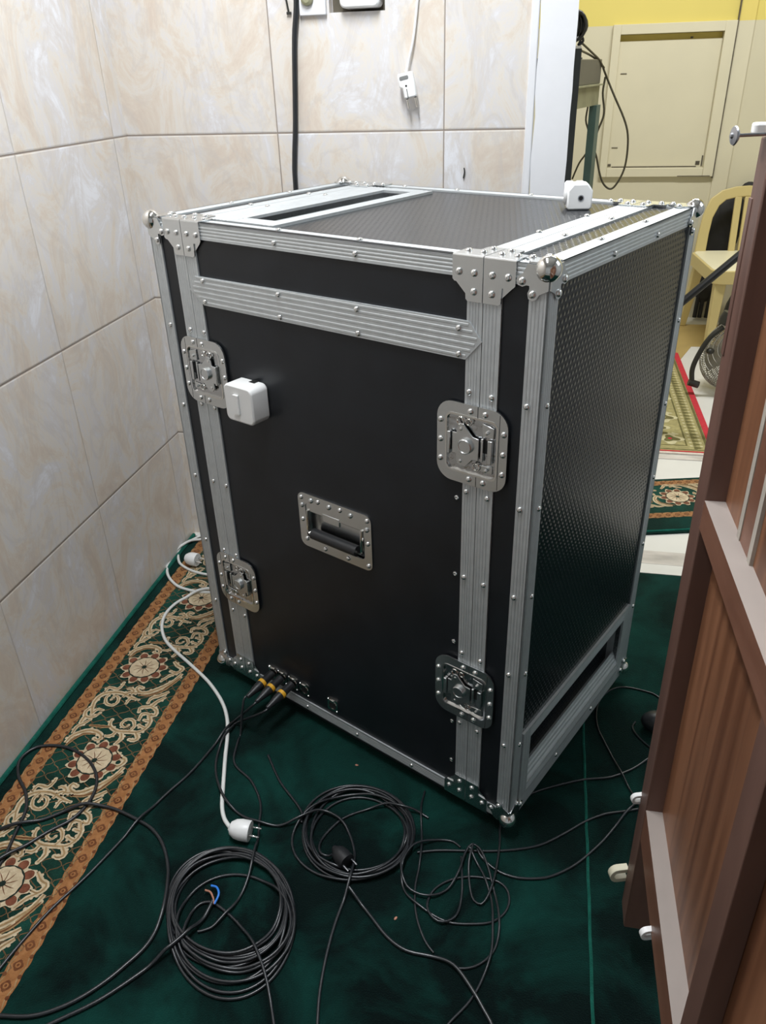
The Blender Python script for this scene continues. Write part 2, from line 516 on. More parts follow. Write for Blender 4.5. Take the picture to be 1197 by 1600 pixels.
# far room
YF = 3.60
mb = MB()
struct(mb.box((-1.6, 0.936, -0.06), (2.4, 3.75, -0.002)).build('floor_far', 'marble', smooth=False))
mb = MB()
HA = (0.265, 0.770, 0.742, 1.366)   # recess of the boarded hatch: x0, z0, x1, z1
for a, b in (((-1.6, YF, -0.05), (HA[0], YF + 0.12, HC)), ((HA[2], YF, -0.05), (2.3, YF + 0.12, HC)),
             ((HA[0], YF, -0.05), (HA[2], YF + 0.12, HA[1])), ((HA[0], YF, HA[3]), (HA[2], YF + 0.12, HC)), ((HA[0], YF + 0.10, HA[1]), (HA[2], YF + 0.12, HA[3]))):
    mb.box(a, b)
struct(mb.build('wall_far', 'farwall', smooth=False))
wallbox('wall_far_left', (-1.7, 1.0, -0.05), (-1.6, 3.7, HC), 'farplain')
wallbox('wall_far_right', (2.3, 1.0, -0.05), (2.4, 3.7, HC), 'farplain')
struct(MB().box((0.797, YF - 0.012, -0.05), (0.870, YF, 1.405)).box((0.797, YF - 0.012, 1.405), (0.870, YF, HC), 1).build('trim_3', ['farplain', 'fary'], smooth=False))
# marble threshold with a veined strip
struct(MB().box((0.02, 0.936, -0.004), (1.0, 1.10, 0.0005)).build('trim_4', 'marble', smooth=False))
struct(MB().box((0.022, 0.985, 0.0), (0.998, 1.055, 0.0012)).box((0.1, 1.70, -0.003), (1.2, 1.735, 0.0008)).build('trim_6', 'marblevein', smooth=False))

# boarded hatch in the far wall
h = thing('wall_hatch', 'boarded cream hatch with a raised wooden frame in the far room wall', 'hatch', (0.503, YF, 0.77))
def hb(a, b): return ((a[0] - 0.503, a[1] - YF, a[2] - 0.77), (b[0] - 0.503, b[1] - YF, b[2] - 0.77))
mb = MB()
F0, F1, F2, F3 = 0.228, 0.728, 0.794, 1.408
mb.box(*hb((F0, YF - 0.022, F1), (HA[0], YF + 0.0, F3))).box(*hb((HA[2], YF - 0.022, F1), (F2, YF, F3)))
mb.box(*hb((HA[0], YF - 0.022, HA[3]), (HA[2], YF, F3))).box(*hb((HA[0], YF - 0.022, F1), (HA[2], YF, HA[1])))
mb.build('frame', 'farplain', h, bevel=0.002)
MB().box(*hb((HA[0] + 0.001, YF + 0.012, HA[1] + 0.001), (HA[2] - 0.001, YF + 0.03, HA[3] - 0.028))).box(*hb((HA[0] + 0.001, YF + 0.03, HA[3] - 0.03), (HA[2] - 0.001, YF + 0.04, HA[3] - 0.001)), 1).build('board', ['farplain', 'fary'], h, smooth=False)
for x, z, sx, sz in ((0.277, 0.782, 0.016, 0.012), (0.715, 0.79, 0.02, 0.018), (0.735, 0.80, 0.006, 0.05), (0.50, 0.7735, 0.42, 0.004), (0.60, 1.345, 0.012, 0.008), (0.30, 1.20, 0.03, 0.004), (0.295, 0.865, 0.03, 0.004)):
    MB().box(*hb((x - sx / 2, YF + 0.0095, z - sz / 2), (x + sx / 2, YF + 0.0125, z + sz / 2))).build('dirt_mark', 'grime', h, smooth=False)
MB().box(*hb((0.62, YF - 0.0235, 0.729), (0.78, YF - 0.021, 0.733))).build('dirt_mark', 'grime', h, smooth=False)
o = MB().box((0.792, YF - 0.023, 0.72), (0.797, YF - 0.004, 1.6)).build('trim_7', 'grime', smooth=False); struct(o)

# ------------------------------------------------------------------ carpets
STROKES = [(9,0,[(.1023,-.0046),(.1007,-.0105),(.0992,-.0164),(.0975,-.0223),(.0954,-.028),(.0928,-.0335),(.0896,-.0387),(.0861,-.0437),(.0824,-.0486),(.0785,-.0533),(.0744,-.0579),(.0701,-.0622),(.0657,-.0664),(.0612,-.0705),(.0566,-.0745),(.0516,-.078),(.0461,-.0807),(.0404,-.0826),(.0343,-.0831),(.0285,-.0813),(.0233,-.0781),(.0189,-.0739),(.0176,-.0681),(.0197,-.0625),(.0253,-.0641),(.0307,-.0671)]),(6,1,[(.105,-.0185),(.1026,-.0241),(.1001,-.0296),(.0977,-.0352),(.0951,-.0407),(.0924,-.0461),(.0897,-.0515),(.0869,-.0569),(.0839,-.0622),(.0807,-.0673),(.0771,-.0721),(.0728,-.0765),(.0682,-.0804),(.0631,-.0837),(.0578,-.0865),(.052,-.0884),(.046,-.0894),(.04,-.0899),(.034,-.0907)]),(6,0,[(.0162,-.1248),(.0165,-.1188),(.0166,-.1128),(.0175,-.1069),(.0219,-.1033),(.0278,-.1035),(.0337,-.1045),(.0397,-.1054)]),(7,0,[(-.0012,-.1042),(.0008,-.0985),(.0028,-.0927),(.0055,-.0873),(.0109,-.0851),(.0169,-.0861),(.0228,-.0854),(.0283,-.0826)]),(7,0,[(-.0048,-.0776),(-.0001,-.0739),(.0056,-.0738),(.011,-.0764),(.0153,-.0805),(.0147,-.0863),(.0127,-.092)]),(9,0,[(.0294,-.1049),(.0238,-.1028),(.0183,-.1006),(.0128,-.0985),(.0073,-.0963),(.0017,-.0944),(-.004,-.0927),(-.0098,-.0915),(-.0157,-.0909),(-.0216,-.091),(-.0275,-.0917),(-.0333,-.0928),(-.039,-.0945),(-.0444,-.0968),(-.0494,-.1),(-.0535,-.1042),(-.0564,-.1093),(-.0581,-.115),(-.059,-.1208),(-.0591,-.1268),(-.0584,-.1326),(-.0571,-.1384),(-.0553,-.1441),(-.0531,-.1495),(-.0504,-.1548),(-.0476,-.1601),(-.0449,-.1653)]),(6,0,[(-.0326,-.0928),(-.0352,-.0983),(-.0378,-.1037),(-.0388,-.1096),(-.0377,-.1155),(-.0354,-.1211),(-.0322,-.1263),(-.0276,-.1301),(-.022,-.1322),(-.016,-.133),(-.0104,-.1314),(-.0067,-.1267),(-.0054,-.1209),(-.0065,-.1149),(-.0088,-.1094),(-.0125,-.1047),(-.018,-.1023),(-.0235,-.1033),(-.0242,-.1092),(-.024,-.1152)]),(7,0,[(-.0514,-.0959),(-.0513,-.09),(-.0512,-.0841),(-.0491,-.0788),(-.0434,-.0783),(-.0376,-.0795),(-.0318,-.0806),(-.0263,-.0796),(-.0233,-.0747),(-.022,-.0689),(-.0211,-.0631),(-.0222,-.0573)]),(6,0,[(-.045,-.1641),(-.0432,-.1584),(-.0413,-.1527),(-.0373,-.1487),(-.0314,-.1492),(-.0256,-.1505)]),(7,0,[(-.0556,-.1434),(-.0587,-.1486),(-.0616,-.1539),(-.0625,-.1597),(-.0614,-.1656),(-.0591,-.1712),(-.055,-.1755),(-.0493,-.177),(-.0433,-.1764),(-.0378,-.1739),(-.0332,-.1701),(-.0301,-.1649),(-.0277,-.1594)]),(8,0,[(-.0567,-.1737),(-.0565,-.1791),(-.0563,-.1845),(-.056,-.1899),(-.0558,-.1954)]),(8,0,[(.0989,-.0684),(.0949,-.0726),(.091,-.0768),(.087,-.0809),(.0828,-.0848),(.0782,-.0881),(.0733,-.0911),(.0686,-.0945),(.0657,-.0993),(.0654,-.105),(.0656,-.1107)]),(8,0,[(.0989,-.0865),(.0952,-.0913),(.0914,-.096),(.0877,-.1008),(.0843,-.1058),(.0818,-.1113),(.0805,-.1172),(.0771,-.1221),(.0714,-.1241),(.0655,-.1252),(.0596,-.1264),(.055,-.1299),(.0563,-.1358),(.0584,-.1414)]),(8,0,[(.0772,-.121),(.0828,-.1236),(.0884,-.126),(.0937,-.129),(.0976,-.1337),(.0996,-.1395),(.1001,-.1456),(.0953,-.1473),(.0895,-.1455),(.0869,-.1485),(.0902,-.1536),(.0937,-.1587),(.0967,-.164),(.0983,-.1699),(.0987,-.176),(.098,-.1821),(.0943,-.1863),(.0884,-.1849),(.0828,-.1825),(.0771,-.1802)]),(7,0,[(.0858,-.1453),(.0799,-.1448),(.0739,-.1444),(.0692,-.1472),(.0688,-.153),(.0695,-.1589),(.0701,-.1648)]),(7,0,[(.0956,-.1655),(.0887,-.1646),(.0818,-.1636)]),(8,0,[(.0986,-.1847),(.0953,-.1897),(.0921,-.1948),(.0878,-.1989),(.0823,-.2013),(.0765,-.2024),(.0705,-.203),(.0645,-.2035),(.0585,-.2041),(.0526,-.2048),(.0466,-.2052),(.0406,-.2052),(.0347,-.2043),(.0291,-.2022),(.0238,-.1994),(.0188,-.196),(.0144,-.192),(.0114,-.1869),(.0107,-.1809),(.0103,-.1749)]),(6,0,[(.0631,-.2029),(.066,-.1978),(.0688,-.1928),(.0695,-.1871),(.0675,-.1816),(.0647,-.1765),(.0611,-.1719),(.0566,-.1683),(.051,-.1668),(.0453,-.1673),(.0404,-.1702),(.0379,-.1754),(.0368,-.1811),(.0381,-.1866),(.0427,-.1901),(.0482,-.1921),(.0526,-.1893),(.0549,-.1839)]),(6,1,[(.0173,-.1952),(.0116,-.1961),(.0058,-.1968),(-.0,-.1975),(-.0059,-.1979),(-.0117,-.1982),(-.0175,-.1985),(-.0234,-.1988),(-.0292,-.1991)]),(7,0,[(.0367,-.2074),(.0353,-.2129),(.0336,-.2184),(.0295,-.2222),(.0239,-.2229),(.0181,-.2233)]),(9,0,[(-.0574,-.256),(-.0565,-.2499),(-.0558,-.2438),(-.0544,-.2378),(-.0515,-.2324),(-.0474,-.2278),(-.0428,-.2238),(-.0378,-.2202),(-.0326,-.217),(-.027,-.2145),(-.021,-.2132),(-.0148,-.2134),(-.0088,-.2144),(-.0028,-.216),(.0028,-.2183),(.008,-.2217),(.0122,-.226),(.0133,-.2318),(.0101,-.237),(.0046,-.2369),(-.0007,-.2337)]),(5,1,[(-.0529,-.2661),(-.0513,-.2603),(-.0498,-.2545),(-.048,-.2488),(-.0456,-.2433),(-.0426,-.2381),(-.0393,-.2331),(-.0353,-.2286),(-.0307,-.2249),(-.0251,-.2229),(-.0192,-.222),(-.0132,-.2215),(-.0072,-.2209)]),(8,0,[(.0503,-.2091),(.0534,-.2139),(.0565,-.2189),(.058,-.2244),(.0569,-.2301),(.0549,-.2355),(.0529,-.2409)]),(8,0,[(.0801,-.202),(.0842,-.2064),(.0885,-.2107),(.0923,-.2153),(.0924,-.2208),(.0877,-.2245),(.0819,-.2258),(.0763,-.2237)]),(7,0,[(-.0571,-.2282),(-.0574,-.2224),(-.0578,-.2166),(-.0578,-.2108),(-.0563,-.2052),(-.0523,-.201),(-.0479,-.1972),(-.0445,-.1925),(-.0415,-.1875),(-.0386,-.1824)]),(8,0,[(.0643,.0334),(.0687,.0294),(.0731,.0255),(.0776,.0216),(.0824,.0183),(.088,.0164),(.0937,.015),(.0966,.0103),(.0955,.0046),(.093,-.0008),(.0888,-.0046),(.083,-.0044),(.0773,-.0029),(.0715,-.0015)]),(7,0,[(.0901,-.0042),(.0852,-.0082),(.0803,-.0121),(.076,-.0165),(.0724,-.0216),(.0694,-.0271),(.0667,-.0327),(.0638,-.0382)])]
def ribbon(mb, pts, widths, z, mi):
    n = len(pts); L = []; R = []
    for i in range(n):
        a = pts[max(0, i - 1)]; b = pts[min(n - 1, i + 1)]
        dx, dy = b[0] - a[0], b[1] - a[1]
        l = math.hypot(dx, dy) or 1
        nx, ny = -dy / l, dx / l
        wd = widths[i] / 2
        L.append((pts[i][0] + nx * wd, pts[i][1] + ny * wd, z)); R.append((pts[i][0] - nx * wd, pts[i][1] - ny * wd, z))
    mb.add(L + R, [(i, i + 1, n + i + 1, n + i) for i in range(n - 1)], mi)
def disc(mb, cx, cy, fr, z, mi, n=48, sx=1, sy=1):
    P = [(cx + sx * fr(2 * PI * i / n) * math.cos(2 * PI * i / n), cy + sy * fr(2 * PI * i / n) * math.sin(2 * PI * i / n), z) for i in range(n)]
    mb.add(P, [tuple(range(n))], mi)
def orange_strip(mb, x0, x1, y0, y1, swap=False, zoff=0.0):
    """woven orange band: wavy edges, ogee lines, small brown rings. swap = runs along x"""
    def T(x, y): return (y, x) if swap else (x, y)
    n = int((y1 - y0) / 0.006)
    L = []; R = []
    for i in range(n + 1):
        y = y0 + (y1 - y0) * i / n
        L.append(T(x0 + 0.0012 * math.sin(i * 1.1) + random.uniform(-.0006, .0006), y) + (0.0006 + zoff,))
        R.append(T(x1 + 0.0012 * math.sin(i * 1.1 + 2) + random.uniform(-.0006, .0006), y) + (0.0006 + zoff,))
    mb.add(L + R, [(i, i + 1, n + 2 + i, n + 1 + i) for i in range(n)], 1)
    w_ = x1 - x0; xc = (x0 + x1) / 2; p = w_ * 0.98
    k = int((y1 - y0) / p)
    for i in range(k):
        yc = y0 + p * (i + 0.5)
        c = T(xc, yc)
        disc(mb, c[0], c[1], lambda a: w_ * 0.25 * (1 + 0.12 * math.cos(4 * a)), 0.0010 + zoff, 2, 16)
        disc(mb, c[0], c[1], lambda a: w_ * 0.14, 0.0013 + zoff, 1, 10)
        disc(mb, c[0], c[1], lambda a: w_ * 0.07, 0.0016 + zoff, 2, 8)
        for s in (-1, 1):
            pts = [T(xc + s * w_ * (0.46 - 0.13 * math.sin(PI * j / 6)), yc + p * (j / 6 - 0.5) + p * 0.5) for j in range(7)]
            ribbon(mb, pts, [w_ * 0.055] * 7, 0.0009 + zoff, 7)
            c2 = T(xc + s * w_ * 0.40, yc + p * 0.5)
            disc(mb, c2[0], c2[1], lambda a: w_ * 0.11, 0.0010 + zoff, 2, 8)
def flower(mb, fx, fy, s=1.0, z=0.0016, ang=0.0):
    np_ = 10
    disc(mb, fx, fy, lambda a: s * (0.0525 + 0.0065 * math.cos(np_ * (a - ang)) + 0.001 * math.sin(31 * a)), z, 3, 120)
    for k in range(np_):
        a = ang + 2 * PI * k / np_
        ca, sa = math.cos(a), math.sin(a)
        P = []
        for i in range(12):
            t = 2 * PI * i / 12
            u = 0.0435 + 0.0105 * math.cos(t); v = 0.0095 * math.sin(t)
            P.append((fx + s * (u * ca - v * sa), fy + s * (u * sa + v * ca), z + 0.0004))
        mb.add(P, [tuple(range(12))], 5)
    disc(mb, fx, fy, lambda a: s * 0.0375, z + 0.0008, 6, 32)
    disc(mb, fx, fy, lambda a: s * (0.0345 + 0.0008 * math.sin(13 * a)), z + 0.0012, 3, 52)
    for k in range(10):
        a = ang + 0.3 + 2 * PI * k / 10
        ribbon(mb, [(fx + s * r * math.cos(a + 6 * r), fy + s * r * math.sin(a + 6 * r)) for r in (0.005, 0.012, 0.019, 0.026)], [0.0016 * s] * 3 + [0.0005 * s], z + 0.0015, 2)
    disc(mb, fx, fy, lambda a: s * 0.006, z + 0.0018, 6, 12)

CARP = ['green', 'orange', 'brownpile', 'creampile', 'darkgreen', 'rust', 'ink', 'tanpile', 'lattice', 'greenhem']
mb = MB()
Y0, Y1 = -1.2, 0.934
mb.box((XW + 0.001, Y0, -0.0078), (0.1445, Y1, 0.0), 0)
# rolled hem along the wall and along the seam
mb.tube([(XW + 0.0065, Y0 + (Y1 - Y0) * i / 40, 0.0035 + 0.0005 * math.sin(i)) for i in range(41)], 0.0055, 8, 9)
mb.tube([(0.1445 + 0.0006 * math.sin(i * 2.1), Y0 + (Y1 - Y0) * i / 60, 0.0002) for i in range(61)], 0.0029, 6, 9)
# patterned border ground
mb.add([(-0.962, Y0, 0.0003), (-0.778, Y0, 0.0003), (-0.778, Y1, 0.0003), (-0.962, Y1, 0.0003)], [(0, 1, 2, 3)], 4)
orange_strip(mb, -0.996, -0.962, Y0, Y1)
orange_strip(mb, -0.781, -0.747, Y0, Y1)
# lattice
for k in range(9):
    x = -0.957 + k * 0.0218
    pts = []
    n = int((Y1 - Y0) / 0.006)
    for i in range(n):
        y = Y0 + i * 0.006
        ph = (y / 0.034) % 1.0
        tri = abs(ph * 2 - 1) * 2 - 1
        tri = max(-1, min(1, tri * 1.7))
        pts.append((x + 0.0098 * tri * (1 if k % 2 else -1), y))
    ribbon(mb, pts, [0.0021] * n, 0.0007, 8)
PER = 0.2925
for k in range(-4, 3):
    fy = 0.327 + k * PER
    fx = {0: -0.893, -1: -0.862, -2: -0.878, 1: -0.868}.get(k, -0.872)
    flower(mb, fx, fy, 1.0, 0.0022, 0.15 + k * 0.4)
    for si, (wd, c, pts) in enumerate(STROKES):
        P = [(-0.8948 + a, 0.327 + k * PER + b) for a, b in pts]
        if min(p[0] for p in P) < -0.962 or max(p[0] for p in P) > -0.781:
            P = [(min(-0.785, max(-0.958, a)), b) for a, b in P]
        n = len(P)
        def W_(i, base):
            t = i / max(1, n - 1)
            return base * (0.45 + 0.9 * math.sin(PI * min(1, 0.12 + 0.80 * t)) ** 0.8)
        base = wd * 0.00082
        jz = 0.00002 * si
        ribbon(mb, P, [W_(i, base * 1.35) * (1 + 0.10 * math.sin(i * 2.7)) for i in range(n)], 0.0011 + jz, 3 if c == 0 else 7)
        ribbon(mb, P, [W_(i, base * 0.42) for i in range(n)], 0.0017 + jz, 7 if c == 0 else 2)
        e = P[-1]
        disc(mb, e[0], e[1], lambda a: base * 0.75, 0.00112 + jz, 3 if c == 0 else 7, 14)
        if c == 0 and n > 4:
            for i in range(2, n - 1, 4):       # little leaf buds on the scrolls
                a = P[i - 1]; b = P[i + 1]
                dx, dy = b[0] - a[0], b[1] - a[1]; l = math.hypot(dx, dy) or 1
                s = 1 if i % 8 < 4 else -1
                disc(mb, P[i][0] - s * dy / l * base * 0.8, P[i][1] + s * dx / l * base * 0.8, lambda q: base * 0.50, 0.00114 + jz, 3, 10)
o = mb.build('carpet', CARP, smooth=False)
tag(o, 'dark green carpet with cream scrolls and medallions between orange bands along the tiled wall', 'carpet')
mb = MB().box((0.1472, -1.2, -0.0078), (1.34, 0.934, 0.0))
o = mb.build('carpet', ['green', 'greenhem'], smooth=False)
tag(o, 'plain dark green plush carpet right of the pale seam, under the wooden door leaf', 'carpet')
# runner just beyond the doorway, turned by 14 degrees
mb = MB()
LR = 0.9
mb.box((-0.45, 0, -0.004), (0.75, 0.345, 0.0015), 0)
mb.tube([(-0.45 + 1.2 * i / 30, 0.010, 0.002) for i in range(31)], 0.005, 6, 9)
def up(z): return z + 0.0015
m2 = MB()
orange_strip(m2, 0.088, 0.118, -0.45, 0.75, True, 0.0015)
orange_strip(m2, 0.300, 0.330, -0.45, 0.75, True, 0.0015)
m2.add([(-0.45, 0.118, 0.0018), (0.75, 0.118, 0.0018), (0.75, 0.300, 0.0018), (-0.45, 0.300, 0.0018)], [(0, 1, 2, 3)], 4)
for k in range(-2, 4):
    fx = 0.165 + k * 0.2925
    flower(m2, fx, 0.212, 1.0, 0.0036, 0.4 * k)
    for si, (wd, c, pts) in enumerate(STROKES):
        P = [(fx - b, min(0.296, max(0.122, 0.212 + a * 0.95))) for a, b in pts]
        n = len(P); base = wd * 0.0009
        ribbon(m2, P, [base * 1.3 * (0.5 + 0.8 * math.sin(PI * (0.1 + 0.8 * i / (n - 1)))) for i in range(n)], 0.0026 + 0.00002 * si, 3 if c == 0 else 7)
        ribbon(m2, P, [base * 0.5 for i in range(n)], 0.0031 + 0.00002 * si, 7 if c == 0 else 2)
mb.add(m2.v, m2.f, 0); mb.m[-len(m2.m):] = m2.m
o = mb.build('runner', CARP, smooth=False, loc=(0.36, 1.150, 0.003), rot=(0, 0, math.radians(14)))
tag(o, 'green floral runner with orange bands lying across the white floor beyond the doorway', 'carpet')
# prayer rug
mb = MB()
mb.box((-0.42, 0, 0), (0, 1.16, 0.006), 0)
mb.box((-0.004, 0, 0), (0.020, 1.16, 0.008), 3)
mb.box((-0.42, -0.012, 0), (0.01, 0.0, 0.005), 4)
mb.add([(-0.42, 0.0, 0.0062), (-0.004, 0.0, 0.0062), (-0.004, 0.010, 0.0062), (-0.42, 0.010, 0.0062)], [(0, 1, 2, 3)], 3)
def rr_(x0, y0, x1, y1, z, mi): mb.add([(x0, y0, z), (x1, y0, z), (x1, y1, z), (x0, y1, z)], [(0, 1, 2, 3)], mi)
rr_(-0.016, 0.02, -0.006, 1.15, 0.0064, 1)
rr_(-0.085, 0.06, -0.079, 1.15, 0.0064, 1)
rr_(-0.415, 0.055, -0.079, 0.060, 0.0064, 1)
rr_(-0.415, 0.018, -0.016, 0.024, 0.0064, 1)
rr_(-0.078, 0.05, -0.020, 1.15, 0.0065, 0)
for i in range(36):
    y = 0.04 + i * 0.031
    disc(mb, -0.048, y, lambda a: 0.012 * (1 + 0.3 * math.cos(3 * a)), 0.0068, 1, 14)
    disc(mb, -0.030, y + 0.015, lambda a: 0.006, 0.0068, 2, 8)
    disc(mb, -0.066, y + 0.015, lambda a: 0.006, 0.0068, 2, 8)
for i in range(4):
    for j in range(10):
        x = -0.135 - i * 0.088 - (j % 2) * 0.040; y = 0.115 + j * 0.105
        disc(mb, x, y, lambda a: 0.044 * (1 + 0.25 * math.cos(4 * a)), 0.0066, 2, 24)
        disc(mb, x + 0.004, y, lambda a: 0.027 * (1 + 0.3 * math.cos(3 * a + 0.6)), 0.0070, 1, 20)
        disc(mb, x, y, lambda a: 0.008, 0.0073, 3 if (i + j) % 3 == 0 else 2, 8)
        disc(mb, x - 0.02, y + 0.05, lambda a: 0.014 * (1 + 0.4 * math.cos(2 * a + i)), 0.0070, 1, 12)
        disc(mb, x + 0.022, y + 0.045, lambda a: 0.012 * (1 + 0.4 * math.cos(3 * a)), 0.0068, 2, 12)
o = mb.build('prayer_rug', ['rug', 'rugdark', 'rugcream', 'rugred', 'fringe'], smooth=False, loc=(0.634, 1.757, -0.001))
tag(o, 'olive and cream patterned prayer rug with a red side border on the white floor', 'rug')

# ------------------------------------------------------------------ the flight case
W, D, H = 0.78, 0.5315, 1.006
Z0 = 0.03
case = thing('flight_case', 'tall black equipment flight case with ribbed aluminium edges, steel corners and twist latches', 'flight case', (0, 0, Z0), math.radians(-26.5))
X_, Y_, Z_ = Vector((1, 0, 0)), Vector((0, 1, 0)), Vector((0, 0, 1))
T_ = 0.003
RIV = []     # (part, local position, outward normal, size)
def rv(part, p, n, s=1.0): RIV.append((part, Vector(p), Vector(n), s))

JR, JL = -0.0932, -0.690           # lid joints seen on the front
# boards
def holed(name, o, u, v, n, w_, h_, hole_, th, m):
    x0, x1, y0, y1 = hole_
    mb = MB()
    for a, b, c, d in ((0, x0, 0, h_), (x1, w_, 0, h_), (x0, x1, 0, y0), (x0, x1, y1, h_)):
        mb.prism([(a, c), (b, c), (b, d), (a, d)], o, u, v, n, -th, 0)
    return mb.build(name, m, case, smooth=False)
HD = (-0.4575, -0.3135, 0.460, 0.540)      # handle opening x0,x1,z0,z1
holed('front_board', (JL, T_, 0), X_, Z_, -Y_, JR - JL, H, (HD[0] - JL, HD[1] - JL, HD[2], HD[3]), 0.009, 'black')
MB().box((JR, T_, 0.002), (-0.003, T_ + 0.009, H - 0.003)).build('lid_board', 'black', case, smooth=False)
MB().box((-W + 0.003, T_, 0.002), (JL, T_ + 0.009, H - 0.003)).build('lid_board', 'black', case, smooth=False)
TR = (-0.600, -0.532, 0.068, 0.445)        # top recess
holed('top_board', (JL, 0.003, H - T_), X_, Y_, Z_, JR - JL, D - 0.006, (TR[0] - JL, TR[1] - JL, TR[2] - 0.003, TR[3] - 0.003), 0.009, 'hex_top')
MB().box((JR, 0.003, H - T_ - 0.009), (-0.003, D - 0.003, H - T_)).build('lid_top_board', 'hex_top', case, smooth=False)
MB().box((-W + 0.003, 0.003, H - T_ - 0.009), (JL, D - 0.003, H - T_)).build('lid_top_board', 'hex_top', case, smooth=False)
SR = (0.058, 0.470, 0.062, 0.180)          # side recess y0,y1,z0,z1
holed('side_board', (-T_, 0.003, 0), Y_, Z_, X_, D - 0.006, H - 0.003, (SR[0] - 0.003, SR[1] - 0.003, SR[2], SR[3]), 0.009, 'hex_side')
MB().box((-W + T_, 0.003, 0.002), (-W + T_ + 0.009, D - 0.003, H - 0.004)).build('side_board', 'hex_side', case, smooth=False)
MB().box((-W + 0.003, D - T_ - 0.009, 0.002), (-0.003, D - T_, H - 0.004)).build('rear_board', 'black', case, smooth=False)
MB().box((-W + 0.004, 0.004, 0.0), (-0.004, D - 0.004, 0.009)).build('base_board', 'black', case, smooth=False)
# skid below the case
sk = MB().box((-W + 0.03, 0.014, -0.022), (-0.05, D - 0.02, 0.0))
sk.build('skid', 'rubber', case, smooth=False, bevel=0.002)
for x in (-W + 0.07, -0.085):
    for y in (0.05, D - 0.06):
        MB().lathe([(0.020, 0), (0.024, 0.012)], (x, y, -Z0 + 0.0002), (0, 0, 1), 16).build('foot', 'rubber', case)

# ribbed aluminium
def ribprof(w_, nr, th=T_, rh=0.0005, ends=0.003):
    P = [(0, 0), (0, th)]
    step = (w_ - 2 * ends) / nr
    for i in range(nr):
        a = ends + i * step
        P += [(a + step * 0.12, th), (a + step * 0.30, th - rh), (a + step * 0.58, th - rh), (a + step * 0.76, th)]
    P += [(w_, th), (w_, 0)]
    return P
def strip(mb, o, wdir, ndir, ldir, w_, L, nr=4, th=T_, mi=0):
    mb.prism(ribprof(w_, nr, th), o, wdir, ndir, ldir, 0, L, mi)
EW = 0.027
def edge(o, d1, n1, d2, n2, ldir, L, nr=4, w1=EW, w2=EW):
    """L shaped edge trim: one flange along d1 facing n1, one along d2 facing n2"""
    mb = MB()
    o = Vector(o)
    strip(mb, o - n1 * T_, d1, n1, ldir, w1, L, nr)
    strip(mb, o - n2 * T_, d2, n2, ldir, w2, L, nr)
    return mb.build('edge_trim', 'alu', case, angle=20)
fl, ft, fb = -X_, None, None
e_fr = edge((0, 0, 0.0), -X_, -Y_, Y_, X_, Z_, H)
e_fl = edge((-W, 0, 0.0), X_, -Y_, Y_, -X_, Z_, H)
e_br = edge((0, D, 0.0), -X_, Y_, -Y_, X_, Z_, H)
e_bl = edge((-W, D, 0.0), X_, Y_, -Y_, -X_, Z_, H)
e_ft = edge((-W + EW, 0, H), -Z_, -Y_, Y_, Z_, X_, W - 2 * EW, 4)
e_fb = edge((-W + EW, 0, 0.005), Z_, -Y_, Y_, -Z_, X_, W - 2 * EW, 4, 0.024, 0.02)
e_bt = edge((-W + EW, D, H), -Z_, Y_, -Y_, Z_, X_, W - 2 * EW, 4)
e_st = edge((0, EW, H), -X_, Z_, -Z_, X_, Y_, D - 2 * EW, 4)
e_sb = edge((0, EW, 0.003), Z_, X_, -X_, -Z_, Y_, D - 2 * EW, 3, 0.034, 0.02)
e_lt = edge((-W, EW, H), X_, Z_, -Z_, -X_, Y_, D - 2 * EW, 4)
e_lb = edge((-W, EW, 0.003), Z_, -X_, X_, -Z_, Y_, D - 2 * EW, 4, EW, 0.02)
# joint trims, two halves at each lid joint: front upright + top run
def joint(xj, s):
    mb = MB()
    g = 0.0006
    w_ = 0.0268 if s > 0 else 0.0240 if xj > -0.3 else 0.029
    d = X_ * s
    strip(mb, (xj + s * g, T_, EW - 0.002), d, -Y_, Z_, w_, H - 2 * EW + 0.004, 4)
    strip(mb, (xj + s * g, EW - 0.002, H - T_), d, Z_, Y_, w_, D - 2 * EW + 0.004, 4)
    return mb.build('joint_trim', 'alu', case, angle=20)
jr_r = joint(JR, 1); jr_l = joint(JR, -1); jl_r = joint(JL, 1); jl_l = joint(JL, -1)
# pointed cross bar
poly = [(-0.690, 0.8915), (-0.673, 0.9165), (-0.113, 0.9215), (-0.0925, 0.8965), (-0.118, 0.868), (-0.657, 0.868)]
mb = MB().prism(poly, (0, T_, 0), X_, Z_, -Y_, 0, 0.0042)
for i in range(6):
    f = (i + 0.5) / 6
    z0 = 0.8685 + 0.0500 * f
    xa = -0.657 - (0.030 * min(1, f / 0.48) if f < 0.48 else 0.030 - 0.016 * (f - 0.48) / 0.52) + 0.004
    xb = -0.117 + (0.0225 * min(1, f / 0.54) if f < 0.54 else 0.0225 - 0.019 * (f - 0.54) / 0.46) - 0.004
    zb = z0 + 0.0022
    mb.add([(xa, T_ - 0.0041, z0 - 0.0024), (xb, T_ - 0.0041, z0 - 0.0024 + 0.0025 * f), (xb, T_ - 0.0041, z0 + 0.0024 + 0.0025 * f), (xa, T_ - 0.0041, z0 + 0.0024),
            (xa, T_ - 0.0047, z0 - 0.0014), (xb, T_ - 0.0047, z0 - 0.0014 + 0.0025 * f), (xb, T_ - 0.0047, z0 + 0.0014 + 0.0025 * f), (xa, T_ - 0.0047, z0 + 0.0014)],
           [(0, 1, 5, 4), (3, 2, 6, 7), (4, 5, 6, 7), (0, 4, 7, 3), (1, 2, 6, 5)])
bar = mb.build('cross_bar', 'alu', case, angle=20)
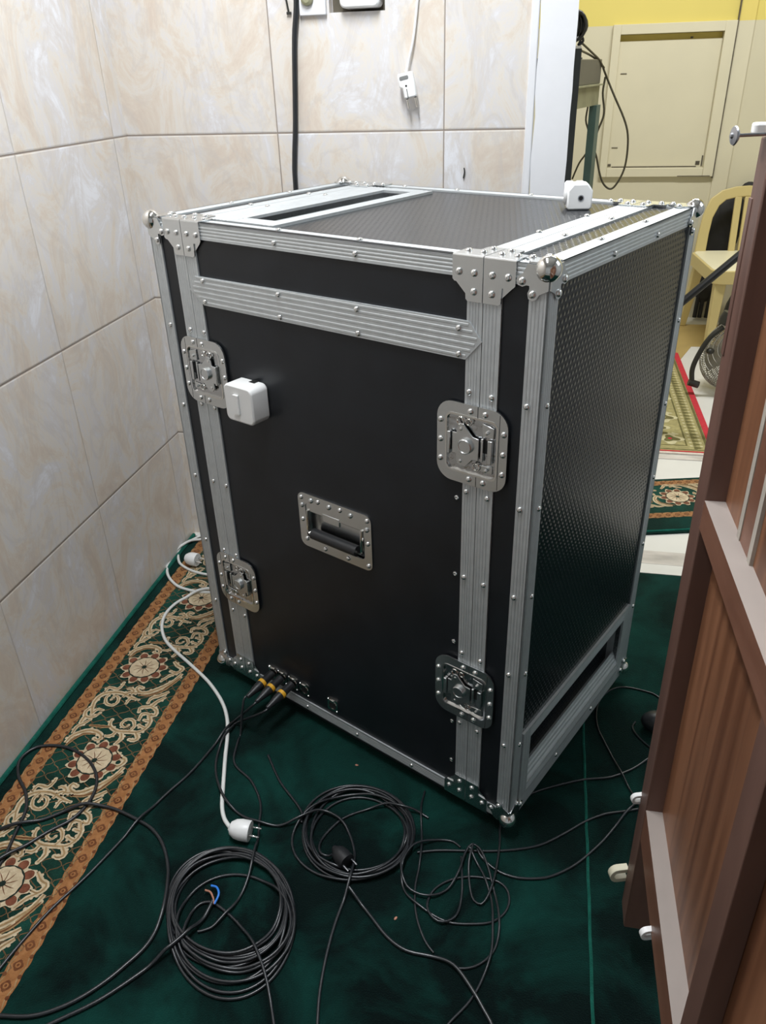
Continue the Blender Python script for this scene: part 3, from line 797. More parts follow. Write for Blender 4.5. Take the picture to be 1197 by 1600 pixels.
# frames and pans of the two recesses
def recess(frame_o, u, v, n, hole_, fl4, depth, nrib, hexm):
    x0, x1, y0, y1 = hole_
    a, b, c, d = fl4      # flange widths: low u, high u, low v, high v
    mb = MB(); o = Vector(frame_o)
    strip(mb, o + u * (x0 - a) + v * (y0 - c), u, n, v, a, (y1 - y0) + c + d, nrib[0], 0.0048)
    strip(mb, o + u * x1 + v * (y0 - c), u, n, v, b, (y1 - y0) + c + d, nrib[1], 0.0048)
    strip(mb, o + u * x0 + v * (y0 - c), v, n, u, c, x1 - x0, nrib[2], 0.0048)
    strip(mb, o + u * x0 + v * y1, v, n, u, d, x1 - x0, nrib[3], 0.0048)
    fr = mb.build('recess_frame', 'alu', case, angle=20)
    mb = MB()
    P = [o + u * p + v * q - n * k for k in (0, depth) for p, q in ((x0, y0), (x1, y0), (x1, y1), (x0, y1))]
    mb.add(P, [(0, 1, 5, 4), (1, 2, 6, 5), (2, 3, 7, 6), (3, 0, 4, 7)], 0)
    mb.build('recess_wall', 'alu', case, smooth=False)
    mb = MB().prism([(x0, y0), (x1, y0), (x1, y1), (x0, y1)], o, u, v, n, -depth - 0.004, -depth)
    mb.build('recess_floor', hexm, case, smooth=False)
    return fr
fr_top = recess((0, 0, H - T_), X_, Y_, Z_, TR, (0.058, 0.030, 0.036, 0.032), 0.030, (6, 2, 3, 3), 'hex_top')
fr_side = recess((-T_, 0, 0), Y_, Z_, X_, SR, (0.027, 0.028, 0.022, 0.025), 0.024, (2, 2, 3, 3), 'hex_side')

# sloping lip along the bottom of the side recess
ld = Vector((-0.0125, 0, 0.027)).normalized(); ln = Vector((0.027, 0, 0.0125)).normalized()
mb = MB()
strip(mb, Vector((0.0005, SR[0], SR[2] + 0.0005)) - ln * 0.002, ld, ln, Y_, 0.0295, SR[1] - SR[0], 3, 0.002)
mb.build('recess_lip', 'alu', case, angle=20)

# riveted brackets at lid joints
def bracket_poly(s, tail=True):
    if s > 0: return [(0.0006, 0), (0.0470, 0), (0.0470, -0.0300), (0.0440, -0.0330), (0.0280, -0.0345), (0.0270, -0.0545), (0.0245, -0.0570), (0.0006, -0.0570)]
    return [(-x, y) for x, y in [(0.0006, 0), (0.0470, 0), (0.0470, -0.0300), (0.0440, -0.0330), (0.0270, -0.0345), (0.0260, -0.0545), (0.0235, -0.0570), (0.0006, -0.0570)]][::-1]
def bracket(xj, s, top):
    mb = MB()
    sg = 1 if top else -1
    zt = H if top else 0.003
    pl = [(x, y * sg) for x, y in bracket_poly(s)]
    mb.prism(pl, (xj, 0.0, zt), X_, Z_, -Y_, 0.0005, 0.0022)
    k = 1 if s > 0 else -1
    mb.add([(xj + k * a, T_ - 0.0003 - 0.003, zt + sg * b) for a, b in ((0.027, -0.034), (0.043, -0.033), (0.0265, -0.049))], [(0, 1, 2)])
    if top:
        mb.prism(pl, (xj, 0.0, H), X_, -Y_, Z_, 0.0005, 0.0022)
        mb.cyl((xj + k * 0.0006, -0.0002, H + 0.0002), (xj + k * 0.047, -0.0002, H + 0.0002), 0.0021, 8)
    else:
        mb.prism([(min(0.0006 * k, 0.047 * k), 0), (max(0.0006 * k, 0.047 * k), 0), (max(0.0006 * k, 0.047 * k), 0.03), (min(0.0006 * k, 0.047 * k), 0.03)], (xj, 0, 0.0005), X_, Y_, -Z_, 0, 0.0015)
    b = mb.build('joint_bracket', 'plate', case, angle=30)
    for a, c in ((0.0365, 0.0200), (0.0135, 0.0200), (0.0135, 0.0440)):
        rv(b, (xj + k * a, -0.0022, zt - sg * c), (0, -1, 0), 1.08)
        if top: rv(b, (xj + k * a, c, H + 0.0022), (0, 0, 1), 1.08)
    return b
for xj in (JR, JL):
    for s in (1, -1):
        bracket(xj, s, True); bracket(xj, s, False)
def back_bracket(xj, s):
    k = s
    mb = MB().prism([(x, y) for x, y in bracket_poly(s)], (xj, D, H), X_, Y_, Z_, 0.0005, 0.0022)
    b = mb.build('joint_bracket', 'plate', case, angle=30)
    for a, c in ((0.0365, 0.0200), (0.0135, 0.0200), (0.0135, 0.0440)):
        rv(b, (xj + k * a, D - c, H + 0.0022), (0, 0, 1), 1.08)
for xj in (JR, JL):
    back_bracket(xj, 1); back_bracket(xj, -1)

# ball corners
def lobes(r0=0.046):
    return [(0.0, 0.0), (0.030, 0.0), (0.036, 0.012), (0.0425, 0.016), (0.045, 0.0215), (0.0425, 0.027), (0.036, 0.0285),
            (0.030, 0.026), (0.0265, 0.0265), (0.026, 0.030), (0.0285, 0.036), (0.027, 0.0425), (0.0215, 0.045), (0.016, 0.0425), (0.012, 0.036), (0.0, 0.030)]
def ball(cx, cy, cz):
    sx = -1 if cx > -0.1 else 1
    sy = 1 if cy < 0.1 else -1
    sz = -1 if cz > 0.5 else 1
    c = Vector((cx, cy, cz))
    ux, uy, uz = X_ * sx, Y_ * sy, Z_ * sz
    mb = MB()
    L = lobes()
    for a, b, n in ((ux, uz, -uy), (uy, uz, -ux), (ux, uy, -uz)):
        mb.prism(L, c, a, b, n, 0.0004, 0.0026)
    p = mb.build('corner_plate', 'plate', case, angle=30)
    MB().sphere(c + (ux + uy + uz) * 0.0050, 0.0165, 24).build('ball', 'chrome', p)
    for a, b, n in ((ux, uz, -uy), (uy, uz, -ux), (ux, uy, -uz)):
        for q, r in ((0.0365, 0.0215), (0.0215, 0.0365)):
            rv(p, c + a * q + b * r + n * 0.0026, n, 1.08)
for cx in (0, -W):
    for cy in (0, D):
        for cz in (0.004, H):
            ball(cx, cy, cz)

# rivet rows (positions read off the case: 157 mm apart)
ZR = [0.820, 0.662, 0.507, 0.352, 0.192]
for z in ZR:
    rv(e_fr, (-0.0200, 0, z), (0, -1, 0)); rv(e_fr, (0, 0.0185, z), (1, 0, 0))
    rv(e_br, (0, D - 0.012, z - 0.004), (1, 0, 0))
    rv(e_fl, (-0.7635, 0, z - 0.003), (0, -1, 0))
    rv(jr_l, (-0.1108, 0, z + 0.002), (0, -1, 0)); rv(jr_r, (-0.0745, 0, z + 0.001), (0, -1, 0))
    if z != 0.507:
        zz = {0.820: 0.817, 0.662: 0.673, 0.352: 0.343, 0.192: 0.186}[z]
        rv(jl_l, (-0.7068, 0, zz), (0, -1, 0)); rv(jl_r, (-0.6695, 0, zz), (0, -1, 0))
    else:
        rv(jl_l, (-0.7068, 0, 0.507), (0, -1, 0)); rv(jl_r, (-0.6695, 0, 0.507), (0, -1, 0))
for x in (-0.6, -0.471, -0.308, -0.15):
    if x in (-0.471, -0.308):
        rv(e_ft, (x, 0, 0.9895), (0, -1, 0)); rv(e_ft, (x - 0.004, 0.0165, H), (0, 0, 1))
    rv(e_bt, (x, D - 0.014, H), (0, 0, 1))
for x0, x1 in ((-0.652, -0.6525), (-0.471, -0.471), (-0.3085, -0.3075), (-0.129, -0.128)):
    rv(bar, (x0, T_ - 0.0048, 0.9105), (0, -1, 0)); rv(bar, (x1, T_ - 0.0048, 0.8745), (0, -1, 0))
for y in (0.185, 0.345):
    rv(e_st, (0, y + 0.008, 0.9872), (1, 0, 0)); rv(e_st, (-0.018, y - 0.002, H), (0, 0, 1))
    rv(jr_r, (-0.0735, y, H), (0, 0, 1)); rv(jr_l, (-0.1175, y + 0.006, H), (0, 0, 1))
    rv(jl_r, (-0.668, y, H), (0, 0, 1)); rv(jl_l, (-0.712, y, H), (0, 0, 1)); rv(e_lt, (-0.765, y, H), (0, 0, 1))
    rv(e_sb, (0, y + 0.0, 0.024), (1, 0, 0))
for x in (-0.50, -0.36, -0.22):
    rv(e_fb, (x, 0, 0.0145), (0, -1, 0), 0.9)

# small screws on the front board
def screw_me():
    mb = MB().lathe([(0.0042, 0), (0.0040, 0.0012), (0.0024, 0.0022), (0.0012, 0.0014)], (0, 0, 0), (0, -1, 0), 12)
    return mb
for z in (0.647, 0.507, 0.369, 0.185, 0.0865):
    screw_me().build('screw', 'rivet', case, loc=(-0.129, T_, z))

# twist latches
def latch(cx, cz, s):
    """s=+1: paddle body left of the joint, s=-1 mirrored"""
    o = Vector((cx, -0.0006, cz))
    def P(poly): return poly if s > 0 else [(-a, b) for a, b in poly][::-1]
    n = -Y_
    root = MB().ring(rrect(0.118, 0.126, 0.026, 7), rrect(0.086, 0.090, 0.010, 7), o, X_, Z_, n, 0, 0.0028)
    lp = root.build('latch', 'plate', case, angle=30)
    # raised lip round the opening and split line
    m2 = MB().ring(rrect(0.0885, 0.0925, 0.011, 7), rrect(0.083, 0.087, 0.009, 7), o, X_, Z_, n, -0.0002, 0.0036)
    m2.build('rim', 'chrome', lp, angle=30)
    m2 = MB().prism(rrect(0.086, 0.090, 0.010, 6), o, X_, Z_, n, -0.0004, 0.0002)
    m2.build('dish', 'dishmetal', lp, smooth=False)
    xj = (JR if s > 0 else JL) - cx
    m2 = MB().prism([(xj - 0.0005, 0.045), (xj + 0.0005, 0.045), (xj + 0.0005, 0.063), (xj - 0.0005, 0.063)], o, X_, Z_, n, 0.0026, 0.0030)
    m2.prism([(xj - 0.0005, -0.063), (xj + 0.0005, -0.063), (xj + 0.0005, -0.045), (xj - 0.0005, -0.045)], o, X_, Z_, n, 0.0026, 0.0030)
    xs = 0.0455 * s
    m2.prism([(xs - 0.0004, -0.058), (xs + 0.0004, -0.058), (xs + 0.0004, 0.058), (xs - 0.0004, 0.058)], o, X_, Z_, n, 0.0026, 0.0030)
    m2.build('split_line', 'hole', lp, smooth=False)
    # butterfly plate
    bp = P([(-0.031, -0.016), (-0.024, -0.016), (-0.024, -0.027), (-0.017, -0.034), (-0.008, -0.034), (0.004, -0.020), (0.014, -0.019), (0.014, 0.015),
            (0.004, 0.016), (-0.006, 0.026), (-0.012, 0.033), (-0.018, 0.033), (-0.023, 0.025), (-0.024, 0.017), (-0.031, 0.017)])
    m2 = MB().prism(bp, o, X_, Z_, n, 0.003, 0.0055)
    m2.build('butterfly_plate', 'plate', lp, bevel=0.0006)
    # folded side paddle
    pd = P([(-0.0375, -0.017), (-0.0325, -0.017), (-0.0325, 0.018), (-0.0375, 0.018)])
    m2 = MB().prism(pd, o, X_, Z_, n, 0.001, 0.0095)
    m2.build('paddle', 'plate', lp, bevel=0.001)
    # keeper: frame bar with window
    for a, b in ((0.017, 0.021), (0.029, 0.036)):
        k_ = P([(a, -0.019), (b, -0.019), (b, 0.017), (a, 0.017)])
        m2 = MB().prism(k_, o, X_, Z_, n, 0.001, 0.0065 if a > 0.02 else 0.005)
        m2.build('keeper_bar', 'plate', lp, bevel=0.0008)
    k_ = P([(0.021, -0.006), (0.029, -0.006), (0.029, 0.014), (0.021, 0.014)])
    MB().prism(k_, o, X_, Z_, n, 0.0004, 0.0012).build('slot', 'hole', lp, smooth=False)
    k_ = P([(0.018, 0.020), (0.037, 0.019), (0.037, 0.036), (0.018, 0.040)])
    MB().prism(k_, o, X_, Z_, n, 0.0008, 0.0032).build('keeper_tab', 'plate', lp, bevel=0.0008)
    k_ = P([(0.000, -0.028), (0.036, -0.024), (0.036, -0.036), (0.012, -0.036)])
    MB().prism(k_, o, X_, Z_, n, 0.0006, 0.0020).build('keeper_tab', 'plate', lp, bevel=0.0006)
    # knob
    kc = o + X_ * (-0.007 * s)
    kb = MB().lathe([(0.0118, 0.004), (0.0118, 0.0098), (0.0105, 0.0112), (0.0095, 0.0112), (0.009, 0.0104), (0.0, 0.0104)], kc, n, 24, cap=False)
    kb.build('knob', 'plate', lp, angle=30)
    # springs and pins
    for q, r, col in (((-0.018 * s, 0.036), 0.006, 'chrome'), ((0.010 * s, -0.030), 0.0055, 'chrome'), ((-0.004 * s, 0.037), 0.0045, 'chrome')):
        c = o + X_ * q[0] + Z_ * q[1]
        pts = [c + (X_ * math.cos(t) + Z_ * math.sin(t)) * r + n * 0.004 for t in [2 * PI * i / 16 for i in range(16)]]
        MB().tube(pts, 0.0012, 6, 0, True).build('spring', col, lp)
    for q in ((-0.016 * s, 0.025), (-0.016 * s, -0.026), (0.027 * s, 0.028), (0.027 * s, -0.031)):
        MB().lathe([(0.0026, 0.003), (0.0026, 0.0062), (0.0014, 0.0068)], o + X_ * q[0] + Z_ * q[1], n, 10).build('pin', 'rivet', lp)
    for a, b in ((-0.0525 * s, 0.031), (-0.0525 * s, 0.0), (-0.0525 * s, -0.031), (0.0525 * s, 0.031), (0.0525 * s, 0.0), (0.0525 * s, -0.031)):
        rv(lp, o + X_ * a + Z_ * b + n * 0.0028, n, 1.0)
    for b in (0.0535, -0.0535):
        rv(lp, o + X_ * (xj - 0.012 * s) + Z_ * b + n * 0.0028, n, 1.0); rv(lp, o + X_ * (xj + 0.012 * s) + Z_ * b + n * 0.0028, n, 1.0)
latch(-0.1030, 0.7415, 1)
latch(-0.1030, 0.2730, 1)
latch(-0.6790, 0.7415, -1)
latch(-0.6725, 0.2750, -1)

# recessed spring handle
hx, hz = -0.3855, 0.5000
o = Vector((hx, T_, hz)); n = -Y_
mb = MB().ring(rrect(0.171, 0.113, 0.014, 6), rrect(0.138, 0.074, 0.008, 6), o, X_, Z_, n, 0.0, 0.0026)
hp = mb.build('handle', 'plate', case, angle=30)
x0, x1, z0, z1 = HD
mb = MB()
P = [Vector((a, T_ + d, c)) for d in (0, 0.0125) for a, c in ((x0, z0), (x1, z0), (x1, z1), (x0, z1))]
mb.add(P, [(0, 1, 5, 4), (1, 2, 6, 5), (2, 3, 7, 6), (3, 0, 4, 7), (4, 5, 6, 7)])
mb.build('dish', 'plate', hp, smooth=False)
MB().prism([(-0.069, 0.020), (0.069, 0.020), (0.069, 0.037), (-0.069, 0.037)], o, X_, Z_, n, -0.004, 0.001).prism([(-0.028, 0.010), (0.012, 0.010), (0.012, 0.026), (-0.028, 0.026)], o, X_, Z_, n, -0.003, 0.002).build('hinge_plate', 'plate', hp, bevel=0.001)
for s in (-1, 1):
    MB().tube(smooth_path([o + X_ * (s * 0.064) + Z_ * 0.022 + n * 0.002, o + X_ * (s * 0.064) + Z_ * 0.0 + n * 0.004, o + X_ * (s * 0.063) - Z_ * 0.020 + n * 0.005, o + X_ * (s * 0.057) - Z_ * 0.0245 + n * 0.005, o + X_ * (s * 0.048) - Z_ * 0.0245 + n * 0.005], 4), 0.0030, 8).build('arm', 'chrome', hp)
MB().cyl(o + X_ * -0.053 - Z_ * 0.0235 + n * 0.003, o + X_ * 0.053 - Z_ * 0.0235 + n * 0.003, 0.0105, 20).build('grip', 'rubber', hp)
for a, b in ((-0.077, 0.046), (-0.077, 0.0), (-0.070, -0.040), (-0.025, -0.0470), (0.030, -0.0470), (0.077, -0.046), (0.077, 0.0), (0.077, 0.046), (-0.036, 0.0475), (0.016, 0.0475)):
    rv(hp, o + X_ * a + Z_ * b + n * 0.0026, n, 1.0)
for a, b in ((-0.053, 0.045), (-0.076, 0.030), (-0.010, 0.045), (0.040, 0.0445), (0.076, 0.028)):
    MB().lathe([(0.0050, 0), (0.0046, 0.002), (0.0030, 0.0034), (0.0010, 0.0038)], o + X_ * a + Z_ * b + n * 0.0026, n, 12).build('pin', 'plate', hp)

# panel sockets
def socket(cx, cz, full):
    o = Vector((cx, T_, cz)); n = -Y_
    k = 20
    outer = rrect(0.0285, 0.0325, 0.004, 4)
    inner = []
    for a, b in outer:
        t = math.atan2(b, a)
        inner.append((0.0118 * math.cos(t), 0.0118 * math.sin(t)))
    sp = MB().ring(outer, inner, o, X_, Z_, n, 0, 0.0022).build('socket', 'chrome', case, angle=30)
    MB().lathe([(0.0118, 0.0), (0.0118, 0.0032), (0.0104, 0.0032), (0.0104, 0.0004)], o, n, 24, cap=False).build('ring', 'chrome', sp)
    MB().lathe([(0.0106, 0.0003), (0.0106, 0.0008)], o, n, 20).build('cup', 'hole', sp)
    MB().prism([(-0.006, 0.0090), (0.006, 0.0090), (0.006, 0.0155), (-0.006, 0.0155)], o, X_, Z_, n, 0.0021, 0.0050).build('latch_tab', 'chrome', sp, bevel=0.001)
    for a, b in ((-0.011, 0.0128), (0.011, -0.0128)):
        MB().lathe([(0.0024, 0), (0.002, 0.0012)], o + X_ * a + Z_ * b + n * 0.0022, n, 10).build('screw', 'rivet', sp)
for i, x in enumerate((-0.5995, -0.5725, -0.5400, -0.5065, -0.4255)):
    socket(x, 0.0585, i < 3)

# white switch box screwed to the front
swx, swz = -0.5575, 0.7160
o = Vector((swx, T_, swz)); n = -Y_
mb = MB().prism(rrect(0.070, 0.068, 0.011, 6), o, X_, Z_, n, 0, 0.0405)
sw = mb.build('switch_box', 'whiteplastic', case, bevel=0.003, angle=30)
sw['label'] = 'white plastic light switch box'
MB().prism(rrect(0.0125, 0.036, 0.001, 2), o + X_ * -0.004, X_, Z_, n, 0.0395, 0.0440).build('rocker', 'whiteplastic', sw, smooth=False, bevel=0.0004)
MB().prism(rrect(0.0142, 0.0378, 0.0012, 2), o + X_ * -0.004, X_, Z_, n, 0.0400, 0.0409).build('rocker_shadow_ring', 'plate', sw, smooth=False)  # grey ring painted as the shadow round the rocker
MB().box((swx - 0.004 + 0.006, T_ - 0.013, swz + 0.031), (swx + 0.016, T_ - 0.0004, swz + 0.0346)).build('cable_notch', 'hole', sw, smooth=False)

# make the rivets: the 100 nearest the camera are parts, the rest one mesh
rme = MB().lathe([(0.0047, 0), (0.0046, 0.0011), (0.0038, 0.0023), (0.0024, 0.0031), (0.0013, 0.0033), (0.0011, 0.0024)], (0, 0, 0), (0, 0, 1), 14)
proto = rme.build('rivet', 'rivet', None, angle=60)
rmesh = proto.data
bpy.data.objects.remove(proto)
camloc = cam.matrix_world.translation
cm = Matrix.Translation((0, 0, Z0)) @ Matrix.Rotation(math.radians(-26.5), 4, 'Z')
def vis(t):
    part, p, nn, s = t
    wp = cm @ p; wn = cm.to_3x3() @ nn
    d = (camloc - wp)
    return wn.normalized().dot(d.normalized()) / d.length ** 2
RIV.sort(key=vis, reverse=True)
rest = MB()
for i, (part, p, nn, s) in enumerate(RIV):
    q = nn.to_track_quat('Z', 'Y')
    if i < 100:
        r = bpy.data.objects.new('rivet', rmesh)
        COL.objects.link(r)
        r.parent = part
        r.location = p; r.rotation_mode = 'QUATERNION'; r.rotation_quaternion = q; r.scale = (s, s, s)
    else:
        mw = Matrix.Translation(p) @ q.to_matrix().to_4x4() @ Matrix.Scale(s, 4)
        rest.add([mw @ v.co for v in rmesh.vertices], [tuple(f.vertices) for f in rmesh.polygons])
ro = rest.build('rivets', 'rivet', case, angle=60)
ro['kind'] = 'stuff'

# ------------------------------------------------------------------ door leaf on the right
dr = thing('wooden_door', 'brown wooden half-height door leaf with ledges standing open at the right', 'door', (0.185, -0.160, 0.0))
dr.rotation_euler = (-0.040, 0, 0)     # the leaf sags a little
def db(a, b):   # absolute coords to local
    return (a[0] - 0.185, a[1] + 0.137, a[2]), (b[0] - 0.185, b[1] + 0.137, b[2])
DT = 1.184
MB().box(*db((0.185, -0.182, 0.085), (0.226, -0.137, DT))).build('stile', 'door_edge', dr, bevel=0.002)
MB().box(*db((0.1838, -0.1500, 0.975), (0.20, -0.1365, 1.13))).build('patch', 'door_edge', dr, bevel=0.0008)
MB().box(*db((0.185, -0.98, 0.085), (0.226, -0.93, DT))).build('stile', 'door_edge', dr, bevel=0.002)
mb = MB().box(*db((0.2075, -0.93, 0.29), (0.217, -0.182, DT - 0.002)))
mb.build('panel', 'door_panel', dr, smooth=False)
def rail(z0, z1, top='railtop'):
    mb = MB()
    a, b = db((0.1855, -0.93, z0), (0.2075, -0.182, z1))
    mb.box(a, b)
    for i in range(len(mb.m)): pass
    mb.m[1] = 1
    return mb.build('rail', ['door_rail', top], dr, smooth=False)
rail(0.785, 0.8205); rail(0.279, 0.338)
rail(1.150, 1.184)
MB().box(*db((0.1862, -0.530, 0.338), (0.2075, -0.490, 0.785))).build('muntin', 'door_edge', dr, bevel=0.001)
for y in (-0.266, -0.3145):
    MB().box(*db((0.204, y - 0.0055, 0.8205), (0.2078, y + 0.0055, 1.15))).build('batten', 'paleedge', dr, smooth=False)
MB().box(*db((0.2050, -0.3090, 0.8205), (0.2078, -0.2715, 1.15))).build('batten', 'door_rail', dr, smooth=False)
# bolt with a disc end through the top of the stile
DM = (Matrix.Translation((0.185, -0.160, 0.0)) @ Matrix.Rotation(-0.040, 4, 'X')).inverted()
p0 = Vector((0.1415, -0.2095, 1.1905)); ax = Vector((0.97, 0.24, 0.012)).normalized()
p1 = DM @ (p0 + ax * 0.10); p0 = DM @ p0; ax = (p1 - p0).normalized()
mb = MB().cyl(p0, p1, 0.0015, 10)
mb.lathe([(0.0006, -0.003), (0.0018, -0.0026), (0.0024, -0.001), (0.0072, 0.0), (0.0078, 0.0012), (0.0055, 0.0032), (0.0018, 0.0036)], p0, ax, 20)
mb.build('bolt', 'steel', dr)
# cream wedge lying on the door top
mb = MB().prism(rrect(0.040, 0.016, 0.004, 4), (0.192, -0.130, 1.1855), X_, Y_, Z_, 0.0, 0.010)
o = mb.build('plastic_block', 'whiteplastic', None, bevel=0.002)
tag(o, 'small white plastic piece resting on top of the brown door', 'plastic piece')
# cable clips nailed to the door
def clip(loc, rot, m, label, s=1.0):
    t = thing('cable_clip', label, 'cable clip', loc, rot)
    P = []
    for i in range(9):
        a = math.radians(90 + 180 * i / 8)
        P.append((0.0065 * math.cos(a) * s, 0.0075 * math.sin(a) * s))
    out = [(0.0085 * s, 0.0075 * s)] + P + [(0.0085 * s, -0.0075 * s)]
    inn = [(x * 0.45 if x < 0 else x, y * 0.45) for x, y in out]
    poly = out + inn[::-1]
    MB().prism(poly, (0, 0, 0), X_, Z_, Y_, -0.003 * s, 0.003 * s).build('hook', m, t, bevel=0.0006)
clip((0.1700, -0.1560, 0.150), 0.3, 'creamplastic', 'cream cable clip on the lower end of the door stile above the carpet', 1.9)
clip((0.1780, -0.1520, 0.316), 0.3, 'whiteplastic', 'small white cable clip on the door stile where the black cable meets the door', 1.15)
clip((0.1800, -0.3380, 0.284), 0.3, 'whiteplastic', 'white cable clip on the bottom ledge of the brown door', 1.25)

